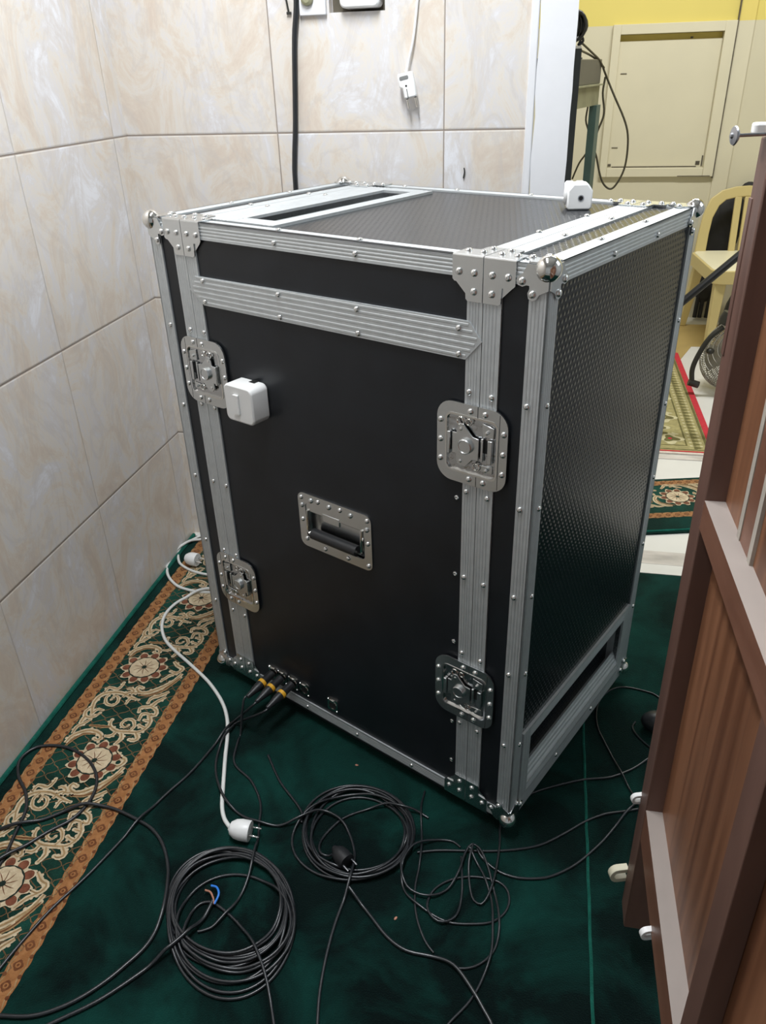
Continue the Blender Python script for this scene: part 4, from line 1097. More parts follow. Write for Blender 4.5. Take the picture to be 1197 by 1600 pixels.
# ------------------------------------------------------------------ cables
CAB = {'white3':(.004,[(-.984,.9486,.0043),(-.995,.9367,.0043),(-1.0041,.9234,.0043),(-1.0125,.9095,.0043),(-1.0203,.8953,.0043),(-1.0264,.8803,.0043),(-1.0293,.8645,.0043),(-1.0294,.8483,.0043),(-1.0279,.8322,.0043),(-1.0247,.8163,.0043),(-1.0177,.8017,.0043),(-1.0101,.7875,.0043),(-1.0009,.7742,.0043),(-.9889,.7633,.0043),(-.9754,.7544,.0043),(-.9612,.7466,.0043),(-.9464,.74,.0043),(-.9311,.7349,.0043),(-.9153,.7315,.0043),(-.8993,.7289,.0043),(-.8832,.7274,.0043)]),
'white1':(.0042,[(-.9842,.9134,.0045),(-.9975,.9043,.0054),(-1.0096,.8937,.0095),(-1.0179,.88,.0123),(-1.0245,.8652,.0126),(-1.0297,.85,.0126),(-1.0335,.8343,.0126),(-1.0355,.8184,.0114),(-1.0359,.8023,.0072),(-1.0351,.7862,.0045),(-1.033,.7702,.0045),(-1.0294,.7545,.0045),(-1.0243,.7392,.0045),(-1.0174,.7246,.0045),(-1.009,.7109,.0045),(-.9992,.6981,.0045),(-.9881,.6864,.0045),(-.9762,.6756,.0045),(-.9635,.6657,.0045),(-.9495,.6577,.0045),(-.9343,.6524,.0045),(-.9187,.6486,.0045),(-.9029,.6453,.0045),(-.8868,.6438,.0045),(-.8707,.6445,.0045),(-.8547,.6459,.0045),(-.8386,.6469,.0045),(-.8225,.6479,.0045)]),
'white2':(.0042,[(-.8317,.6711,.0058),(-.845,.6624,.0098),(-.8586,.6539,.0127),(-.873,.6472,.013),(-.886,.6381,.0127),(-.8974,.6269,.0098),(-.9078,.6148,.0055),(-.9171,.6018,.0045),(-.9247,.5878,.0045),(-.9295,.5726,.0045),(-.9326,.557,.0045),(-.9338,.5411,.0045),(-.9325,.5252,.0045),(-.9293,.5096,.0045),(-.9246,.4944,.0045),(-.9185,.4796,.0045),(-.911,.4656,.0045),(-.9024,.4522,.0045),(-.8928,.4394,.0045),(-.8822,.4275,.0045),(-.8705,.4166,.0045),(-.8581,.4067,.0045),(-.8454,.397,.0045),(-.8326,.3875,.0045),(-.8195,.3783,.0045),(-.8064,.3692,.0045),(-.7934,.36,.0045),(-.7804,.3507,.0045),(-.7676,.3413,.0045),(-.7547,.3319,.0045),(-.7418,.3224,.0045),(-.7292,.3127,.0045),(-.7169,.3025,.0045),(-.7051,.2918,.0045),(-.6936,.2808,.0045),(-.6824,.2694,.0045),(-.6715,.2577,.0045),(-.6611,.2456,.0045),(-.6514,.233,.0045),(-.6424,.2198,.0045),(-.6343,.2061,.0045),(-.6269,.1919,.0045),(-.6205,.1773,.0045),(-.6148,.1624,.0045),(-.6095,.1474,.0045),(-.6044,.1323,.0045),(-.5998,.117,.0045),(-.5954,.1017,.0045),(-.5907,.0864,.0045),(-.5858,.0712,.0045),(-.5808,.0561,.0045),(-.5758,.0409,.0045),(-.5708,.0258,.0045),(-.5658,.0107,.0045),(-.5609,-.0045,.0045),(-.5558,-.0196,.0045),(-.5498,-.0344,.0045),(-.5424,-.0485,.0045),(-.533,-.0614,.0045),(-.5212,-.0721,.0045),(-.5151,-.0773,.0045)]),
'coil2':(.0025,[(-.5049,.1112,.0028),(-.4956,.0982,.0028),(-.4863,.0852,.0028),(-.477,.0722,.0028),(-.4673,.0595,.0028),(-.4573,.047,.0028),(-.4461,.0357,.0028),(-.4345,.0247,.0028),(-.4226,.014,.0028),(-.4109,.0031,.0028),(-.3999,-.0085,.0028),(-.3906,-.0215,.0028),(-.3876,-.037,.0028),(-.3881,-.0386,.0028),(-.3886,-.0226,.0028),(-.3864,-.0068,.0028),(-.3815,.0083,.0028),(-.3739,.0224,.0028),(-.364,.0349,.0028),(-.352,.0455,.0028),(-.3386,.054,.0028),(-.324,.0604,.0028),(-.3085,.0645,.0028),(-.2927,.0665,.0028),(-.2767,.0664,.0028),(-.2609,.0643,.0028),(-.2454,.0602,.0028),(-.2307,.054,.0028),(-.2169,.046,.0028),(-.2043,.0362,.0028),(-.1932,.0247,.0028),(-.1841,.0116,.0028),(-.1772,-.0028,.0028),(-.1727,-.0181,.0028),(-.1709,-.034,.0028),(-.1717,-.0499,.0028),(-.1753,-.0655,.0028),(-.1814,-.0802,.0028),(-.1899,-.0937,.0028),(-.2005,-.1057,.0028),(-.2129,-.1158,.0028),(-.2267,-.1238,.0028),(-.2416,-.1295,.0028),(-.2572,-.1328,.0028),(-.2732,-.1335,.0028),(-.289,-.1318,.0028),(-.3045,-.1276,.0028),(-.3191,-.1212,.0028),(-.3326,-.1128,.0028),(-.3448,-.1025,.0028),(-.3555,-.0905,.0028),(-.3643,-.0772,.0028),(-.3711,-.0628,.0028),(-.3757,-.0475,.0028),(-.3779,-.0317,.0028),(-.3774,-.0157,.0028),(-.3741,-.0001,.0028),(-.368,.0147,.0028),(-.3592,.028,.0028),(-.3482,.0395,.0028),(-.3352,.0488,.0039),(-.3208,.0557,.0057),(-.3055,.0602,.0062),(-.2896,.0622,.0063),(-.2737,.0619,.0063),(-.2579,.0594,.0063),(-.2426,.0547,.0063),(-.2282,.0479,.0063),(-.2148,.0391,.0063),(-.203,.0285,.0063),(-.1929,.0161,.0063),(-.1848,.0023,.0063),(-.1791,-.0126,.0063),(-.176,-.0282,.0063),(-.1754,-.0442,.0063),(-.1776,-.06,.0063),(-.1823,-.0753,.0063),(-.1893,-.0896,.0063),(-.1984,-.1027,.0063),(-.2094,-.1143,.0063),(-.222,-.1242,.0063),(-.2358,-.1321,.0061),(-.2507,-.1379,.0049),(-.2663,-.1413,.003),(-.2822,-.1422,.0028),(-.2981,-.1404,.0028),(-.3135,-.1361,.0028),(-.328,-.1294,.0028),(-.3411,-.1203,.0028),(-.3528,-.1094,.0028),(-.3626,-.0968,.0028),(-.3704,-.0829,.0028),(-.3761,-.0679,.003),(-.3795,-.0523,.0049),(-.3804,-.0364,.0061),(-.3789,-.0205,.0063),(-.3747,-.0051,.0063),(-.3678,.0093,.0063),(-.3586,.0223,.0061),(-.3472,.0335,.0049),(-.3339,.0424,.003),(-.3194,.0489,.0028),(-.3039,.0528,.0028),(-.288,.0543,.0028),(-.2721,.0534,.0028),(-.2564,.0503,.0028),(-.2413,.0449,.0028),(-.2272,.0376,.0028),(-.2142,.0283,.0028),(-.2026,.0173,.0028),(-.1929,.0046,.0036),(-.1854,-.0095,.0073),(-.1804,-.0246,.0097),(-.1782,-.0404,.01),(-.179,-.0564,.01),(-.1827,-.0719,.01),(-.1893,-.0864,.01),(-.1986,-.0994,.01),(-.2101,-.1105,.01),(-.2232,-.1195,.01),(-.2378,-.1262,.0095),(-.2532,-.1303,.0076),(-.2691,-.1319,.0064),(-.285,-.1306,.0063),(-.3004,-.1267,.0063),(-.315,-.1202,.0063),(-.3283,-.1113,.0063),(-.3399,-.1004,.0061),(-.3495,-.0876,.0049),(-.357,-.0735,.003),(-.3622,-.0584,.0028),(-.365,-.0427,.0028),(-.3652,-.0267,.0028),(-.3629,-.0109,.0028),(-.358,.0043,.0028),(-.3506,.0184,.003),(-.3406,.0308,.0049),(-.3285,.0412,.0061),(-.3146,.049,.0063),(-.2994,.054,.0063),(-.2836,.0561,.0063),(-.2676,.0553,.0063),(-.252,.0519,.0063),(-.2372,.0461,.0063),(-.2234,.038,.0063),(-.211,.0279,.0063),(-.2004,.0159,.0063),(-.192,.0024,.0072),(-.186,-.0124,.0102),(-.1829,-.028,.0122),(-.1829,-.044,.0111),(-.1862,-.0596,.0061),(-.1927,-.0742,.0029),(-.2018,-.0872,.0028),(-.2132,-.0984,.0028),(-.2263,-.1075,.0028),(-.2407,-.1145,.0028),(-.2559,-.1194,.0028),(-.2717,-.122,.0036),(-.2876,-.1225,.0073),(-.3035,-.1206,.0097),(-.3189,-.1163,.01),(-.3334,-.1097,.01),(-.3466,-.1007,.0095),(-.358,-.0896,.0076),(-.3672,-.0765,.0065),(-.3738,-.062,.0076),(-.3773,-.0464,.0095),(-.3778,-.0305,.01),(-.3752,-.0147,.01),(-.3698,.0003,.01),(-.3616,.014,.01),(-.351,.0259,.01),(-.3385,.0358,.01),(-.3244,.0433,.01),(-.3092,.0483,.01),(-.2934,.0506,.0099),(-.2775,.0502,.0086),(-.2618,.0473,.0067),(-.2468,.042,.0049),(-.2327,.0343,.003),(-.22,.0247,.0028),(-.209,.0131,.0028),(-.1999,.0,.0029),(-.193,-.0144,.0061),(-.1886,-.0297,.011),(-.187,-.0456,.0116),(-.1884,-.0615,.0087),(-.1926,-.0769,.0087),(-.1995,-.0913,.0116),(-.2089,-.1042,.0125),(-.2205,-.1151,.0125),(-.2338,-.124,.0124),(-.2484,-.1304,.0116),(-.2639,-.1343,.0104),(-.2798,-.1354,.01),(-.2957,-.1335,.0099),(-.3109,-.1287,.0095),(-.3249,-.1211,.0108),(-.3371,-.1108,.0123),(-.3471,-.0984,.0121),(-.3546,-.0843,.0104),(-.3593,-.069,.0077),(-.3612,-.0532,.0064),(-.3604,-.0372,.0057),(-.357,-.0216,.0039),(-.3509,-.0069,.0028),(-.3424,.0066,.0028),(-.3315,.0183,.0028),(-.3185,.0275,.0028),(-.3039,.0339,.0028),(-.2883,.0374,.0028),(-.2724,.0379,.0028),(-.2566,.0356,.0028),(-.2414,.0306,.003),(-.2272,.0234,.0049),(-.2142,.0141,.0063),(-.2027,.003,.008),(-.1931,-.0097,.011),(-.1856,-.0238,.0124),(-.1806,-.039,.0125),(-.1784,-.0548,.0125),(-.1796,-.0707,.0125),(-.184,-.086,.0124),(-.1914,-.1001,.0116),(-.2015,-.1125,.0104),(-.2137,-.1228,.01),(-.2274,-.1311,.01),(-.242,-.1374,.0095),(-.2574,-.1418,.0076),(-.2732,-.1445,.0064),(-.2891,-.1453,.0062),(-.3051,-.1444,.0057),(-.3208,-.1418,.0039),(-.3361,-.1372,.0028),(-.3507,-.1308,.0028),(-.3642,-.1222,.0028),(-.3761,-.1116,.0028),(-.3857,-.0988,.0028),(-.3923,-.0844,.0028),(-.3955,-.0687,.003),(-.3951,-.0528,.005),(-.3914,-.0373,.0078),(-.385,-.0226,.011),(-.3764,-.0092,.0124),(-.366,.0029,.0123),(-.3542,.0137,.0102),(-.3411,.0229,.0072),(-.3271,.0306,.0063),(-.3123,.0365,.0063),(-.2969,.0407,.0068),(-.2811,.0429,.0086),(-.2651,.0431,.0099),(-.2492,.0413,.01),(-.2338,.0372,.01),(-.2192,.0307,.01),(-.2058,.0219,.01),(-.1942,.0111,.01),(-.1846,-.0017,.01),(-.1775,-.016,.01),(-.1732,-.0313,.0101),(-.1717,-.0472,.0109),(-.1731,-.0631,.0121),(-.1774,-.0785,.0125),(-.1843,-.0929,.0125),(-.1935,-.1059,.0125),(-.2048,-.1172,.0125),(-.2178,-.1265,.0125),(-.2321,-.1336,.0125),(-.2473,-.1384,.0122),(-.2631,-.1408,.0118),(-.279,-.1409,.0122),(-.2948,-.1386,.0124),(-.3101,-.1341,.0115),(-.3246,-.1274,.009),(-.338,-.1186,.0068),(-.3499,-.108,.0064),(-.3601,-.0957,.0076),(-.3683,-.082,.0095),(-.3744,-.0673,.01),(-.3779,-.0517,.01),(-.3794,-.0438,.01)]),
'coil2tail':(.0023,[(-.3049,-.0953,.0087),(-.3151,-.1078,.0131),(-.3288,-.1063,.0139),(-.3373,-.0928,.0093),(-.3401,-.077,.0037),(-.3369,-.0612,.0026),(-.3304,-.0465,.0026),(-.3227,-.0322,.0026),(-.3134,-.019,.0026),(-.3017,-.008,.0026),(-.2884,.0012,.0026),(-.2745,.0093,.0026),(-.2601,.0168,.0048),(-.2452,.0229,.0092),(-.2294,.0261,.0129),(-.2135,.0238,.0147),(-.1974,.0227,.0142),(-.1813,.0227,.0104),(-.1656,.0193,.0049),(-.1506,.0132,.0026)]),
'coil1':(.0026,[(-.532,-.2904,.0029),(-.5436,-.2794,.0029),(-.5542,-.2675,.0029),(-.5632,-.2542,.0029),(-.5704,-.24,.0029),(-.5757,-.2249,.0029),(-.5787,-.2092,.0029),(-.5791,-.1932,.0029),(-.5767,-.1774,.0029),(-.5712,-.1624,.0029),(-.5627,-.1489,.0029),(-.5516,-.1375,.0029),(-.5383,-.1286,.0029),(-.5236,-.1224,.0029),(-.508,-.1188,.0029),(-.4921,-.1177,.0029),(-.4761,-.1187,.0029),(-.4604,-.1215,.0029),(-.4451,-.1262,.0029),(-.4304,-.1324,.0029),(-.4164,-.1401,.0029),(-.4032,-.1492,.0029),(-.3911,-.1597,.0029),(-.3803,-.1714,.0029),(-.371,-.1844,.0029),(-.3636,-.1986,.0029),(-.3586,-.2138,.0029),(-.3564,-.2296,.0029),(-.3573,-.2456,.0029),(-.3617,-.2609,.0029),(-.3694,-.2749,.0029),(-.3799,-.2869,.0029),(-.3926,-.2965,.0029),(-.4069,-.3037,.0029),(-.4222,-.3084,.0029),(-.438,-.3109,.0029),(-.454,-.3112,.0029),(-.4698,-.3093,.0029),(-.4853,-.3054,.0029),(-.5002,-.2995,.0029),(-.5142,-.2919,.0029),(-.5272,-.2826,.0029),(-.5389,-.2716,.0029),(-.5491,-.2593,.0029),(-.5575,-.2457,.0029),(-.5638,-.231,.0029),(-.5677,-.2155,.0029),(-.5691,-.1996,.0029),(-.5677,-.1837,.0029),(-.5632,-.1684,.0029),(-.5556,-.1543,.0029),(-.5453,-.1422,.0029),(-.5325,-.1325,.004),(-.5181,-.1257,.0059),(-.5026,-.1218,.0065),(-.4867,-.1206,.0065),(-.4708,-.1219,.0065),(-.4552,-.1255,.0065),(-.4402,-.1311,.0065),(-.426,-.1384,.0065),(-.4127,-.1473,.0065),(-.4005,-.1577,.0065),(-.3896,-.1693,.0064),(-.38,-.1821,.0051),(-.372,-.1959,.0033),(-.3659,-.2107,.004),(-.3619,-.2262,.0059),(-.3602,-.2421,.0065),(-.3612,-.258,.0065),(-.3651,-.2735,.0064),(-.3718,-.288,.0051),(-.3813,-.3008,.0032),(-.3931,-.3116,.0029),(-.4067,-.3199,.0029),(-.4217,-.3256,.0029),(-.4373,-.3289,.0029),(-.4533,-.3296,.0029),(-.4692,-.3281,.0029),(-.4847,-.3243,.0029),(-.4996,-.3185,.0029),(-.5136,-.3109,.0029),(-.5266,-.3016,.004),(-.5384,-.2907,.0059),(-.5488,-.2786,.0065),(-.5576,-.2653,.0065),(-.5647,-.2509,.0065),(-.5698,-.2358,.0065),(-.5729,-.2201,.0065),(-.5735,-.2041,.0065),(-.5715,-.1883,.0065),(-.5667,-.1731,.0065),(-.5589,-.1591,.0065),(-.5484,-.1471,.0065),(-.5356,-.1376,.0065),(-.5211,-.131,.0065),(-.5056,-.1272,.0059),(-.4896,-.1261,.004),(-.4737,-.1275,.0029),(-.4581,-.131,.0037),(-.443,-.1363,.0076),(-.4287,-.1434,.0101),(-.4151,-.1519,.0104),(-.4025,-.1617,.0104),(-.391,-.1728,.0103),(-.3807,-.185,.009),(-.3719,-.1984,.0072),(-.3649,-.2127,.0079),(-.3602,-.228,.0098),(-.3582,-.2438,.0104),(-.3595,-.2597,.0104),(-.3645,-.2749,.0103),(-.3733,-.2882,.009),(-.385,-.2991,.0071),(-.3988,-.3071,.0065),(-.4138,-.3124,.0065),(-.4296,-.3153,.0065),(-.4455,-.3159,.0065),(-.4615,-.3144,.0065),(-.4771,-.311,.0065),(-.4921,-.3057,.0065),(-.5064,-.2985,.0065),(-.5196,-.2895,.0065),(-.5314,-.2787,.0065),(-.5414,-.2662,.0065),(-.5493,-.2523,.0065),(-.5546,-.2373,.0059),(-.5572,-.2215,.004),(-.5568,-.2055,.0029),(-.5534,-.1899,.0029),(-.5471,-.1753,.0029),(-.5381,-.1621,.0029),(-.5267,-.1509,.0029),(-.5134,-.142,.0029),(-.4987,-.1359,.004),(-.4831,-.1325,.006),(-.4671,-.132,.0071),(-.4513,-.1342,.0097),(-.436,-.1389,.0121),(-.4216,-.1459,.0125),(-.4084,-.1549,.0125),(-.3966,-.1657,.0125),(-.3865,-.178,.0122),(-.3783,-.1917,.0112),(-.3723,-.2065,.0104),(-.3687,-.2221,.0093),(-.3679,-.238,.0054),(-.3701,-.2538,.003),(-.3758,-.2688,.004),(-.3845,-.2821,.0059),(-.396,-.2932,.0065),(-.4097,-.3015,.0065),(-.4246,-.307,.0066),(-.4404,-.3099,.0079),(-.4563,-.3102,.0098),(-.4722,-.3083,.0104),(-.4877,-.3044,.0104),(-.5025,-.2985,.0104),(-.5165,-.2908,.0104),(-.5295,-.2814,.0104),(-.5412,-.2705,.0104),(-.5513,-.2581,.01),(-.5596,-.2444,.0093),(-.5658,-.2297,.01),(-.5695,-.2142,.0104),(-.5704,-.1982,.0104),(-.5682,-.1824,.0104),(-.5628,-.1674,.0104),(-.5542,-.1539,.0104),(-.543,-.1426,.0104),(-.5297,-.1337,.0104),(-.515,-.1276,.0104),(-.4994,-.1241,.0104),(-.4835,-.1232,.0104),(-.4675,-.1247,.0107),(-.4519,-.1282,.0117),(-.4369,-.1337,.0124),(-.4226,-.1408,.0125),(-.4092,-.1496,.0125),(-.3969,-.1597,.0125),(-.3857,-.1712,.0124),(-.3759,-.1838,.0117),(-.3677,-.1975,.0108),(-.3612,-.2121,.0112),(-.3569,-.2275,.0122),(-.3551,-.2434,.0125),(-.3561,-.2593,.0125),(-.3605,-.2746,.0124),(-.3682,-.2886,.0117),(-.3789,-.3005,.0101),(-.3919,-.3097,.0079),(-.4065,-.3163,.0066),(-.4219,-.3202,.0064),(-.4378,-.3218,.0062),(-.4538,-.3212,.0081),(-.4696,-.3186,.0101),(-.4849,-.3142,.0104),(-.4997,-.3079,.0107),(-.5135,-.3,.0117),(-.5262,-.2903,.0124),(-.5375,-.279,.0125),(-.547,-.2661,.0124),(-.5542,-.2519,.0117),(-.5588,-.2366,.0106),(-.5603,-.2207,.009),(-.5585,-.2048,.0071),(-.5535,-.1896,.0065),(-.5457,-.1757,.0065),(-.5354,-.1635,.0065),(-.523,-.1534,.0065),(-.5092,-.1455,.0066),(-.4941,-.14,.0079),(-.4784,-.1371,.0099),(-.4624,-.1368,.0111),(-.4466,-.1391,.0122),(-.4314,-.1439,.0125),(-.4171,-.1511,.0125),(-.4042,-.1604,.0125),(-.3928,-.1717,.0125),(-.3836,-.1847,.0125),(-.3765,-.199,.0125),(-.372,-.2144,.0123),(-.3703,-.2302,.0103),(-.3715,-.2462,.0074),(-.3757,-.2616,.0071),(-.3829,-.2758,.009),(-.3929,-.2882,.0103),(-.4054,-.2982,.0104),(-.4196,-.3054,.0105),(-.435,-.3097,.0112),(-.4509,-.3112,.0122),(-.4669,-.3101,.0125),(-.4825,-.3068,.0125),(-.4975,-.3014,.0125),(-.5118,-.2941,.0125),(-.525,-.2851,.0125),(-.5369,-.2744,.0125),(-.5473,-.2623,.0125),(-.5559,-.2488,.0125),(-.5621,-.2341,.0125),(-.5656,-.2185,.0124),(-.5659,-.2026,.0112),(-.5629,-.1869,.0077),(-.5566,-.1722,.0042),(-.5472,-.1593,.0029),(-.5354,-.1485,.004),(-.5219,-.1401,.006),(-.507,-.1343,.0071),(-.4913,-.1311,.0093),(-.4754,-.1304,.0116),(-.4595,-.1321,.0124),(-.444,-.1359,.0125),(-.4292,-.142,.0125),(-.4152,-.1498,.0125),(-.4023,-.1592,.0125),(-.3906,-.1701,.0125),(-.3803,-.1823,.0125),(-.3714,-.1956,.0125),(-.3641,-.2098,.0125),(-.3584,-.2247,.0125),(-.3545,-.2402,.0125),(-.3525,-.2561,.0122),(-.3526,-.2721,.0089),(-.3549,-.2879,.004),(-.3597,-.3032,.0029),(-.367,-.3173,.0029),(-.377,-.3298,.0029),(-.3894,-.3398,.0029),(-.4037,-.3469,.0029),(-.4192,-.351,.0029),(-.4351,-.352,.0029),(-.451,-.3505,.0029),(-.4665,-.3466,.0029),(-.4814,-.3406,.0029),(-.4954,-.333,.0029),(-.5087,-.324,.0032),(-.5208,-.3136,.0056),(-.532,-.3022,.0088),(-.5419,-.2897,.0103),(-.5506,-.2762,.0104),(-.5578,-.262,.0107),(-.5633,-.2469,.0117),(-.5669,-.2314,.0124),(-.5685,-.2155,.0125),(-.5675,-.1995,.0125),(-.5641,-.1839,.0125),(-.5581,-.1691,.0125),(-.5495,-.1556,.0125),(-.5386,-.144,.0125),(-.5257,-.1346,.0125),(-.5113,-.1276,.0125),(-.496,-.1231,.0125),(-.4802,-.121,.0125),(-.4642,-.1215,.0125),(-.4484,-.1241,.0124),(-.4332,-.1288,.0112),(-.4186,-.1353,.0082),(-.4048,-.1435,.0066),(-.3921,-.1531,.0065),(-.3805,-.1642,.0065),(-.37,-.1763,.0064),(-.3608,-.1893,.0051),(-.353,-.2033,.0032),(-.3465,-.2179,.0029),(-.3416,-.2331,.0029),(-.3382,-.2487,.0029),(-.3364,-.2646,.0029),(-.3363,-.2806,.0029),(-.3381,-.2965,.0029),(-.3417,-.312,.0029),(-.3475,-.327,.0029),(-.3556,-.3408,.0029),(-.366,-.3529,.0029),(-.3786,-.3627,.0029),(-.3929,-.3697,.0029),(-.4084,-.3735,.0029),(-.4244,-.3743,.0029),(-.4402,-.3723,.0029),(-.4556,-.3679,.0029),(-.4703,-.3616,.0029),(-.4842,-.3536,.0029),(-.4971,-.3442,.0029),(-.5091,-.3337,.0042),(-.5202,-.3221,.0074),(-.5302,-.3097,.0106),(-.5392,-.2964,.0122),(-.547,-.2825,.0125),(-.5536,-.2679,.0125),(-.5589,-.2528,.0125),(-.5626,-.2373,.0125),(-.5646,-.2214,.0125),(-.5647,-.2054,.0125),(-.5626,-.1896,.0125),(-.5581,-.1742,.0125),(-.551,-.16,.0125),(-.5413,-.1473,.0125),(-.5292,-.1368,.0125),(-.5154,-.1288,.0125),(-.5002,-.1238,.0125),(-.4844,-.1216,.0125),(-.4684,-.1219,.0125),(-.4527,-.1246,.0125),(-.4374,-.1293,.0125),(-.4228,-.1359,.0125),(-.4091,-.1441,.0124),(-.3964,-.1537,.0117),(-.3846,-.1646,.0107),(-.3741,-.1766,.0103),(-.3648,-.1896,.009),(-.3568,-.2035,.0071),(-.3503,-.2181,.0065),(-.3453,-.2333,.0065),(-.342,-.2489,.0065),(-.3405,-.2648,.0065),(-.3409,-.2808,.0065),(-.3434,-.2966,.0064),(-.3481,-.3119,.0051),(-.3552,-.3262,.0032),(-.3646,-.3391,.0029),(-.3763,-.3499,.0029),(-.39,-.3581,.0029),(-.4052,-.3631,.0029),(-.4211,-.3651,.0029),(-.437,-.3642,.0029),(-.4526,-.3606,.0029),(-.4676,-.355,.0032),(-.4817,-.3476,.0051),(-.495,-.3387,.0065),(-.5073,-.3285,.008),(-.5186,-.3172,.0106),(-.5289,-.3049,.0122),(-.5381,-.2918,.0125),(-.5461,-.278,.0125),(-.5529,-.2635,.0125),(-.5585,-.2485,.0125),(-.5624,-.233,.0125),(-.5648,-.2172,.0125),(-.5651,-.2013,.0125),(-.5632,-.1854,.0125),(-.5588,-.17,.0125),(-.5515,-.1558,.0125),(-.5415,-.1435,.0125),(-.529,-.1336,.0125),(-.5147,-.1264,.0125),(-.4993,-.1222,.0125),(-.4834,-.1207,.0125),(-.4674,-.1215,.0125),(-.4517,-.1244,.0125),(-.4365,-.1293,.0125),(-.4218,-.1356,.0125),(-.4079,-.1436,.0125),(-.3948,-.1528,.0125),(-.3828,-.1634,.0125),(-.3719,-.175,.0124),(-.3624,-.1879,.0117),(-.3543,-.2017,.0107),(-.348,-.2163,.0104),(-.3438,-.2318,.0104),(-.3419,-.2476,.0104),(-.3428,-.2636,.0104),(-.3465,-.2791,.0098),(-.3532,-.2936,.0079),(-.3627,-.3065,.0066),(-.3745,-.3172,.0059),(-.3882,-.3254,.004),(-.4032,-.331,.0029),(-.4189,-.334,.004),(-.4349,-.3345,.0059),(-.4507,-.3328,.0065),(-.4663,-.329,.0074),(-.4812,-.3233,.0103),(-.4954,-.316,.0123),(-.5087,-.3071,.0125),(-.5209,-.2967,.0125),(-.5319,-.2851,.0125),(-.5416,-.2724,.0125),(-.5497,-.2586,.0125),(-.5561,-.244,.0125),(-.5604,-.2286,.0125),(-.5623,-.2127,.0125),(-.5614,-.1968,.0125),(-.5573,-.1814,.0125),(-.5498,-.1673,.0123),(-.5392,-.1554,.0109),(-.5261,-.1462,.0099),(-.5114,-.14,.0104),(-.4959,-.1365,.0112),(-.4799,-.1354,.0122),(-.464,-.1366,.0125),(-.4483,-.1397,.0125),(-.433,-.1445,.0125),(-.4183,-.1508,.0125),(-.4043,-.1584,.0125),(-.3911,-.1674,.0125),(-.3787,-.1776,.0125),(-.3676,-.1891,.0125),(-.3577,-.2016,.0125),(-.3492,-.2152,.0125),(-.3426,-.2297,.0125),(-.3382,-.2451,.0124),(-.3362,-.261,.0117),(-.337,-.2769,.0107),(-.3407,-.2924,.0104),(-.3475,-.3069,.0098),(-.3568,-.3199,.0079),(-.3685,-.3308,.0066),(-.3819,-.3395,.0065),(-.3966,-.3457,.0065),(-.4121,-.3495,.0065),(-.428,-.3508,.0065),(-.444,-.3498,.0065),(-.4596,-.3465,.0065),(-.4746,-.341,.0065),(-.4887,-.3334,.0065),(-.5016,-.324,.0071),(-.5131,-.3129,.0097),(-.5229,-.3002,.0121),(-.5308,-.2863,.0125),(-.5365,-.2714,.0124),(-.5398,-.2558,.0106),(-.5403,-.2398,.0057),(-.5379,-.224,.0029),(-.5323,-.2091,.0029),(-.5235,-.1957,.0029),(-.5122,-.1845,.0029),(-.4988,-.1758,.0029),(-.484,-.1698,.0029),(-.4684,-.1664,.0029),(-.4524,-.1655,.0029),(-.4365,-.1668,.0029),(-.4209,-.1703,.0029),(-.4059,-.1757,.0062),(-.3917,-.183,.0111),(-.3785,-.1922,.0125),(-.3668,-.203,.0125),(-.3569,-.2156,.0125),(-.3494,-.2296,.0125),(-.3447,-.2449,.0125),(-.3438,-.2608,.0125),(-.3466,-.2765,.0124),(-.3533,-.291,.0117),(-.3631,-.3036,.0107),(-.3753,-.3139,.0098),(-.3893,-.3217,.0079),(-.4043,-.3272,.0068),(-.4199,-.3303,.0079),(-.4359,-.3313,.0098),(-.4518,-.3301,.0104),(-.4675,-.327,.0107),(-.4826,-.3218,.0117),(-.4974,-.3156,.0124),(-.5105,-.3074,.0125),(-.5162,-.2927,.0125),(-.5192,-.277,.0111),(-.5209,-.2611,.0062),(-.5201,-.2452,.0029),(-.5128,-.2314,.0029),(-.4988,-.225,.0029),(-.4832,-.2284,.0029),(-.4685,-.2347,.0029),(-.4543,-.242,.0029),(-.4404,-.2501,.0029),(-.4272,-.259,.0029),(-.4144,-.2686,.0062),(-.4023,-.2791,.0111),(-.3912,-.2906,.0124),(-.3809,-.3028,.0117),(-.3709,-.3153,.0106),(-.3617,-.3284,.009),(-.3531,-.3419,.0069),(-.3453,-.3559,.0051),(-.3379,-.3701,.0032),(-.3307,-.3843,.0029),(-.3236,-.3987,.0029),(-.317,-.4132,.0029),(-.3106,-.4279,.0029)]),
'T1':(.0023,[(-.1597,-.0649,.0026),(-.1445,-.0603,.0026),(-.1292,-.0558,.0026),(-.1137,-.0525,.0026),(-.098,-.05,.0026),(-.0823,-.0477,.0026),(-.0666,-.0451,.0026),(-.0509,-.0427,.0026),(-.0352,-.0402,.0026),(-.0196,-.0372,.0026),(-.0041,-.0335,.0026),(.0112,-.0293,.0026),(.0263,-.0245,.0026),(.0412,-.0191,.0026),(.0557,-.0125,.0026),(.0693,-.0043,.0026),(.082,.0052,.0026),(.0943,.0153,.0026),(.1066,.0254,.0026),(.1185,.036,.0026),(.1302,.0467,.0026),(.1425,.0568,.0026),(.1554,.066,.0026),(.1689,.0745,.0026),(.1829,.0819,.0026),(.1978,.0872,.0026),(.213,.0919,.0026),(.2279,.0975,.0026),(.2427,.1033,.0026),(.2575,.1091,.0026)]),
